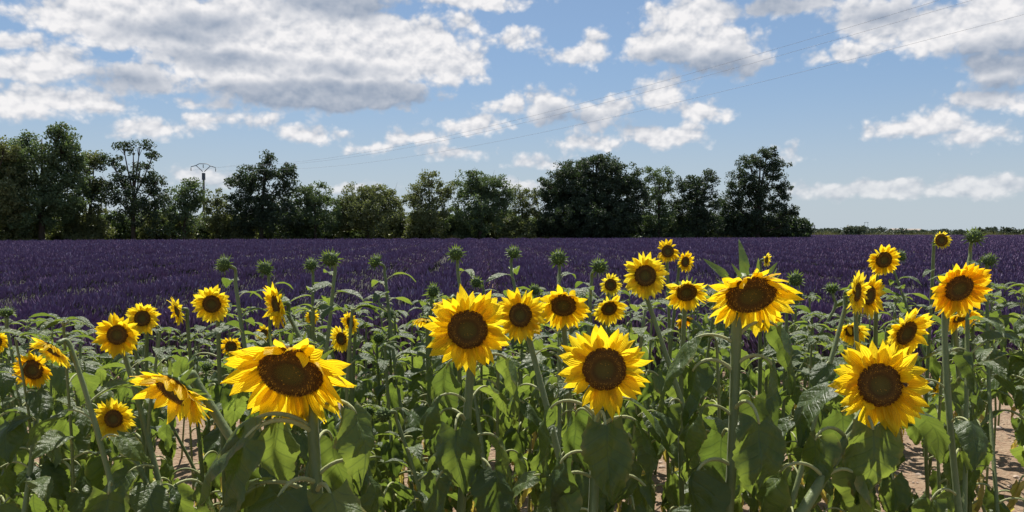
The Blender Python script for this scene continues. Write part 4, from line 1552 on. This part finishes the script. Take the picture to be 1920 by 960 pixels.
for (root, path, g, near, leaves, lush, d, big) in PLANTS:
    if leaves:
        base = path[0]
        for (py, az, size, kind) in leaves:
            zt = CAM.z + d * (math.cos(PITCH) * (480 - py) / F - math.sin(PITCH))
            i = 0
            while i < len(path) - 2 and path[i + 1].z < zt:
                i += 1
            t = (zt - path[i].z) / max(1e-3, path[i + 1].z - path[i].z)
            place_leaf(root, path[i].lerp(path[i + 1], min(1, max(0, t))) - base, az + g.uniform(-6, 6), size, kind, g, near, check=False, tilt=g.uniform(-.12, .12))
        auto_leaves(root, path, g, near, .42, True, dens=1.0)
    else:
        auto_leaves(root, path, g, near, .93 if big == 1.0 else .74, True, dens=.85 * lush, big=big if big < 1 else 1.0)


# ------------------------------------------------------------------ leafy sunflowers without a bloom in view
def leafy_plants():
    g = random.Random(77)
    spots = []
    tries = 0
    while len(spots) < 140 and tries < 20000:
        tries += 1
        d = 2.65 + 4.0 * g.random() ** 1.0
        px = g.uniform(-60, 1980)
        x = (px - 960) / F * d
        if d < 4.6 and (312 < px < 385 or 1845 < px < 1900):
            continue
        if any((x - a) ** 2 + (d - b) ** 2 < .235 ** 2 for a, b, _ in spots):
            continue
        if any(abs(r.location.x - x) < .12 and abs(r.location.y - d) < .15 for (r, *_r) in PLANTS):
            continue
        spots.append((x, d, px))
    for k in range(30):           # the stand goes on past both picture edges
        d = g.uniform(3.0, 6.6); px = g.choice([g.uniform(-520, -70), g.uniform(1990, 2440)])
        spots.append(((px - 960) / F * d, d, px))
    for (x, d, px) in spots:
        top = skyline(px) + 2 + 90 * g.random() ** 2.2
        h = CAM.z - (top - 436) / F * d
        if h < .35:
            continue
        base = Vector((x, d, 0)); base.z = ground_z(x, d) - .01
        root = empty('sunflower_plant', base)
        K = base + Vector((g.uniform(-.06, .06), g.uniform(-.06, .06), h))
        A = K + Vector((g.uniform(-.02, .02), g.uniform(-.02, .02), .04))
        path = stem_path(base, K, A, Vector((0, 0, 1)), g)
        placed = auto_leaves(root, path, g, False, 1.0, False, dens=1.3, big=1.0)
        for k in range(6):
            o = place_leaf(root, path[10] - base, g.uniform(0, 360), g.uniform(.05, .085), 'perky', g, False)
            if o:
                placed.append(o)
        if len(placed) < 3:
            for o in placed:
                bpy.data.objects.remove(o)
            bpy.data.objects.remove(root)
            continue
        zt = max(o.location.z for o in placed) + base.z + .012
        cut = [p_ for p_ in path if p_.z < zt]
        nx = path[len(cut)] if len(cut) < len(path) else None
        if nx is not None and len(cut) > 1:
            cut.append(cut[-1].lerp(nx, (zt - cut[-1].z) / max(1e-4, nx.z - cut[-1].z)))
        make_stem(root, cut, g.uniform(.006, .009), g, taper=.65)
        LEAFY.append((root, path, d, px))


LEAFY = []
leafy_plants()
REFS = [(470, 'the small half-opened bloom'), (545, 'the largest drooping bloom'), (330, 'the sideways-hanging bloom'), (240, 'the close pair of blooms'), (140, 'the nodding bloom at the far left'), (62, 'the wide-faced bloom at the left edge'), (397, 'the bloom under the leftmost bud'),
        (610, 'the two neighbouring buds'), (660, 'the two small overlapping blooms'), (729, 'the lone tall bud'), (800, 'the small wilting bloom'), (877, 'the large central bloom'), (976, 'the slightly turned bloom'), (1056, 'the bloom with one folded petal'), (1133, 'the large low bloom'),
        (1210, 'the upright bloom against the lavender'), (1287, 'the leaf-covered bloom'), (1350, 'the crest leaves of the bowing bloom'), (1408, 'the tall bowing bloom'), (1494, 'the two buds beside the bowing bloom'), (1597, 'the overlapping pair turned right'), (1650, 'the bloom with the bee'), (1720, 'the bloom looking right'),
        (1760, 'the half-open bloom on the horizon'), (1798, 'the bowed bloom near the right edge'), (1855, 'the topmost buds')]
cells = {}
for (root, path, d, px) in LEAFY:
    if px < -60 or px > 1985:
        tag(root, 'leafy bloomless sunflower plant standing past the %s end of the blooms' % ('left' if px < 0 else 'right'), 'sunflower', 'sunflower plants without a bloom in view')
        continue
    k = min(range(len(REFS)), key=lambda i: abs(REFS[i][0] - px))
    cells.setdefault(k, []).append((d, root))
for k, lst in cells.items():
    lst.sort(key=lambda q: q[0])
    order = ['nearest', 'second nearest', 'third nearest', 'fourth nearest', 'fifth nearest', 'sixth nearest', 'seventh nearest', 'eighth nearest', 'ninth nearest', 'tenth nearest', 'eleventh nearest']
    for i, (d, root) in enumerate(lst):
        o_ = 'only' if len(lst) == 1 else ('farthest' if i == len(lst) - 1 else order[min(i, 10)] if i < 11 else 'rear')
        tag(root, o_ + ' leafy bloomless plant in the column under ' + REFS[k][1], 'sunflower', 'sunflower plants without a bloom in view')


# a plant close to the camera fills the lower left corner
def corner_plant():
    g = random.Random(3)
    base = P(60, 1000, 1.32); base.z = ground_z(base.x, base.y)
    root = empty('sunflower_plant', base)
    K = Vector((base.x, base.y, .86))
    path = stem_path(base, K, K + Vector((0, 0, .05)), Vector((0, 0, 1)), g)
    make_stem(root, path, .012, g)
    for (z, az, s, k) in ((1.08, 8, .17, 'perky'), (1.02, 120, .14, 'perky'), (.98, 190, .16, 'perky'), (1.0, -40, .12, 'perky')):
        place_leaf(root, Vector((0, 0, min(z, .9))), az, s, k, g, True, check=False)
    tag(root, 'leafy sunflower top cut off by the lower left corner', 'sunflower', 'sunflower plants without a bloom in view')


corner_plant()


# ------------------------------------------------------------------ the bee on the petals
def build_bee():
    d = .22 * F / 178
    m3, n = head_rot(-8, 6)
    C = P(1690, 718, d) + n * .018
    root = empty('bee', C)
    mb_, N, out = material('bee_body')
    co = N.n('ShaderNodeTexCoord').outputs['Object']
    sx = N.n('ShaderNodeSeparateXYZ'); N.link(co, sx.inputs[0])
    st = N.smooth(N.m('SINE', N.m('MULTIPLY', sx.outputs[0], 2200.0)), .2, .5)
    N.link(principled(N, N.mix(st, (0.012, 0.008, 0.005), (0.075, 0.035, 0.010)), .6, .4), out.inputs[0])
    mw, N, out = material('bee_wing')
    N.link(mixsh(N, .6, principled(N, (.12, .09, .06), .3, .5), translucent(N, (.25, .2, .14))), out.inputs[0])
    body = MB()
    body.tube([(-.0095, 0, 0), (-.008, 0, .0003), (-.005, 0, .0005), (-.001, 0, .0002), (.0005, 0, .0004), (.003, 0, .0008), (.0052, 0, .0004), (.006, 0, 0), (.0078, 0, -.0006), (.0088, 0, -.0012)],
              [.0005, .0018, .0027, .0021, .0010, .0024, .0020, .0010, .0017, .0005], 8)
    rot = Matrix.Rotation(R(-32), 4, 'Y')
    rot = m3.to_4x4() @ Matrix.Rotation(R(145), 4, 'Z')
    obj('body', body.mesh('body', [mb_]), root, rot)
    for s in (-1, 1):
        w = MB().add([(.003, s * .001, .0022), (-.002, s * .0045, .0035), (-.0075, s * .0052, .0032), (-.008, s * .0030, .0030), (-.003, s * .0012, .0026)], [(0, 1, 2, 3, 4)])
        obj('wing', w.mesh('wing', [mw], False), root, rot)
        for k in range(3):
            x = .001 + k * .0018
            l = MB().tube([(x, s * .0012, -.001), (x + (k - 1) * .002, s * .0045, -.0005), (x + (k - 1) * .0035, s * .0062, -.0045)], [.0005, .0004, .0002], 5)
            obj('leg', l.mesh('leg', [mb_]), root, rot)
    tag(root, 'dark bee clinging to the petals of the large bloom at the right', 'bee')


build_bee()
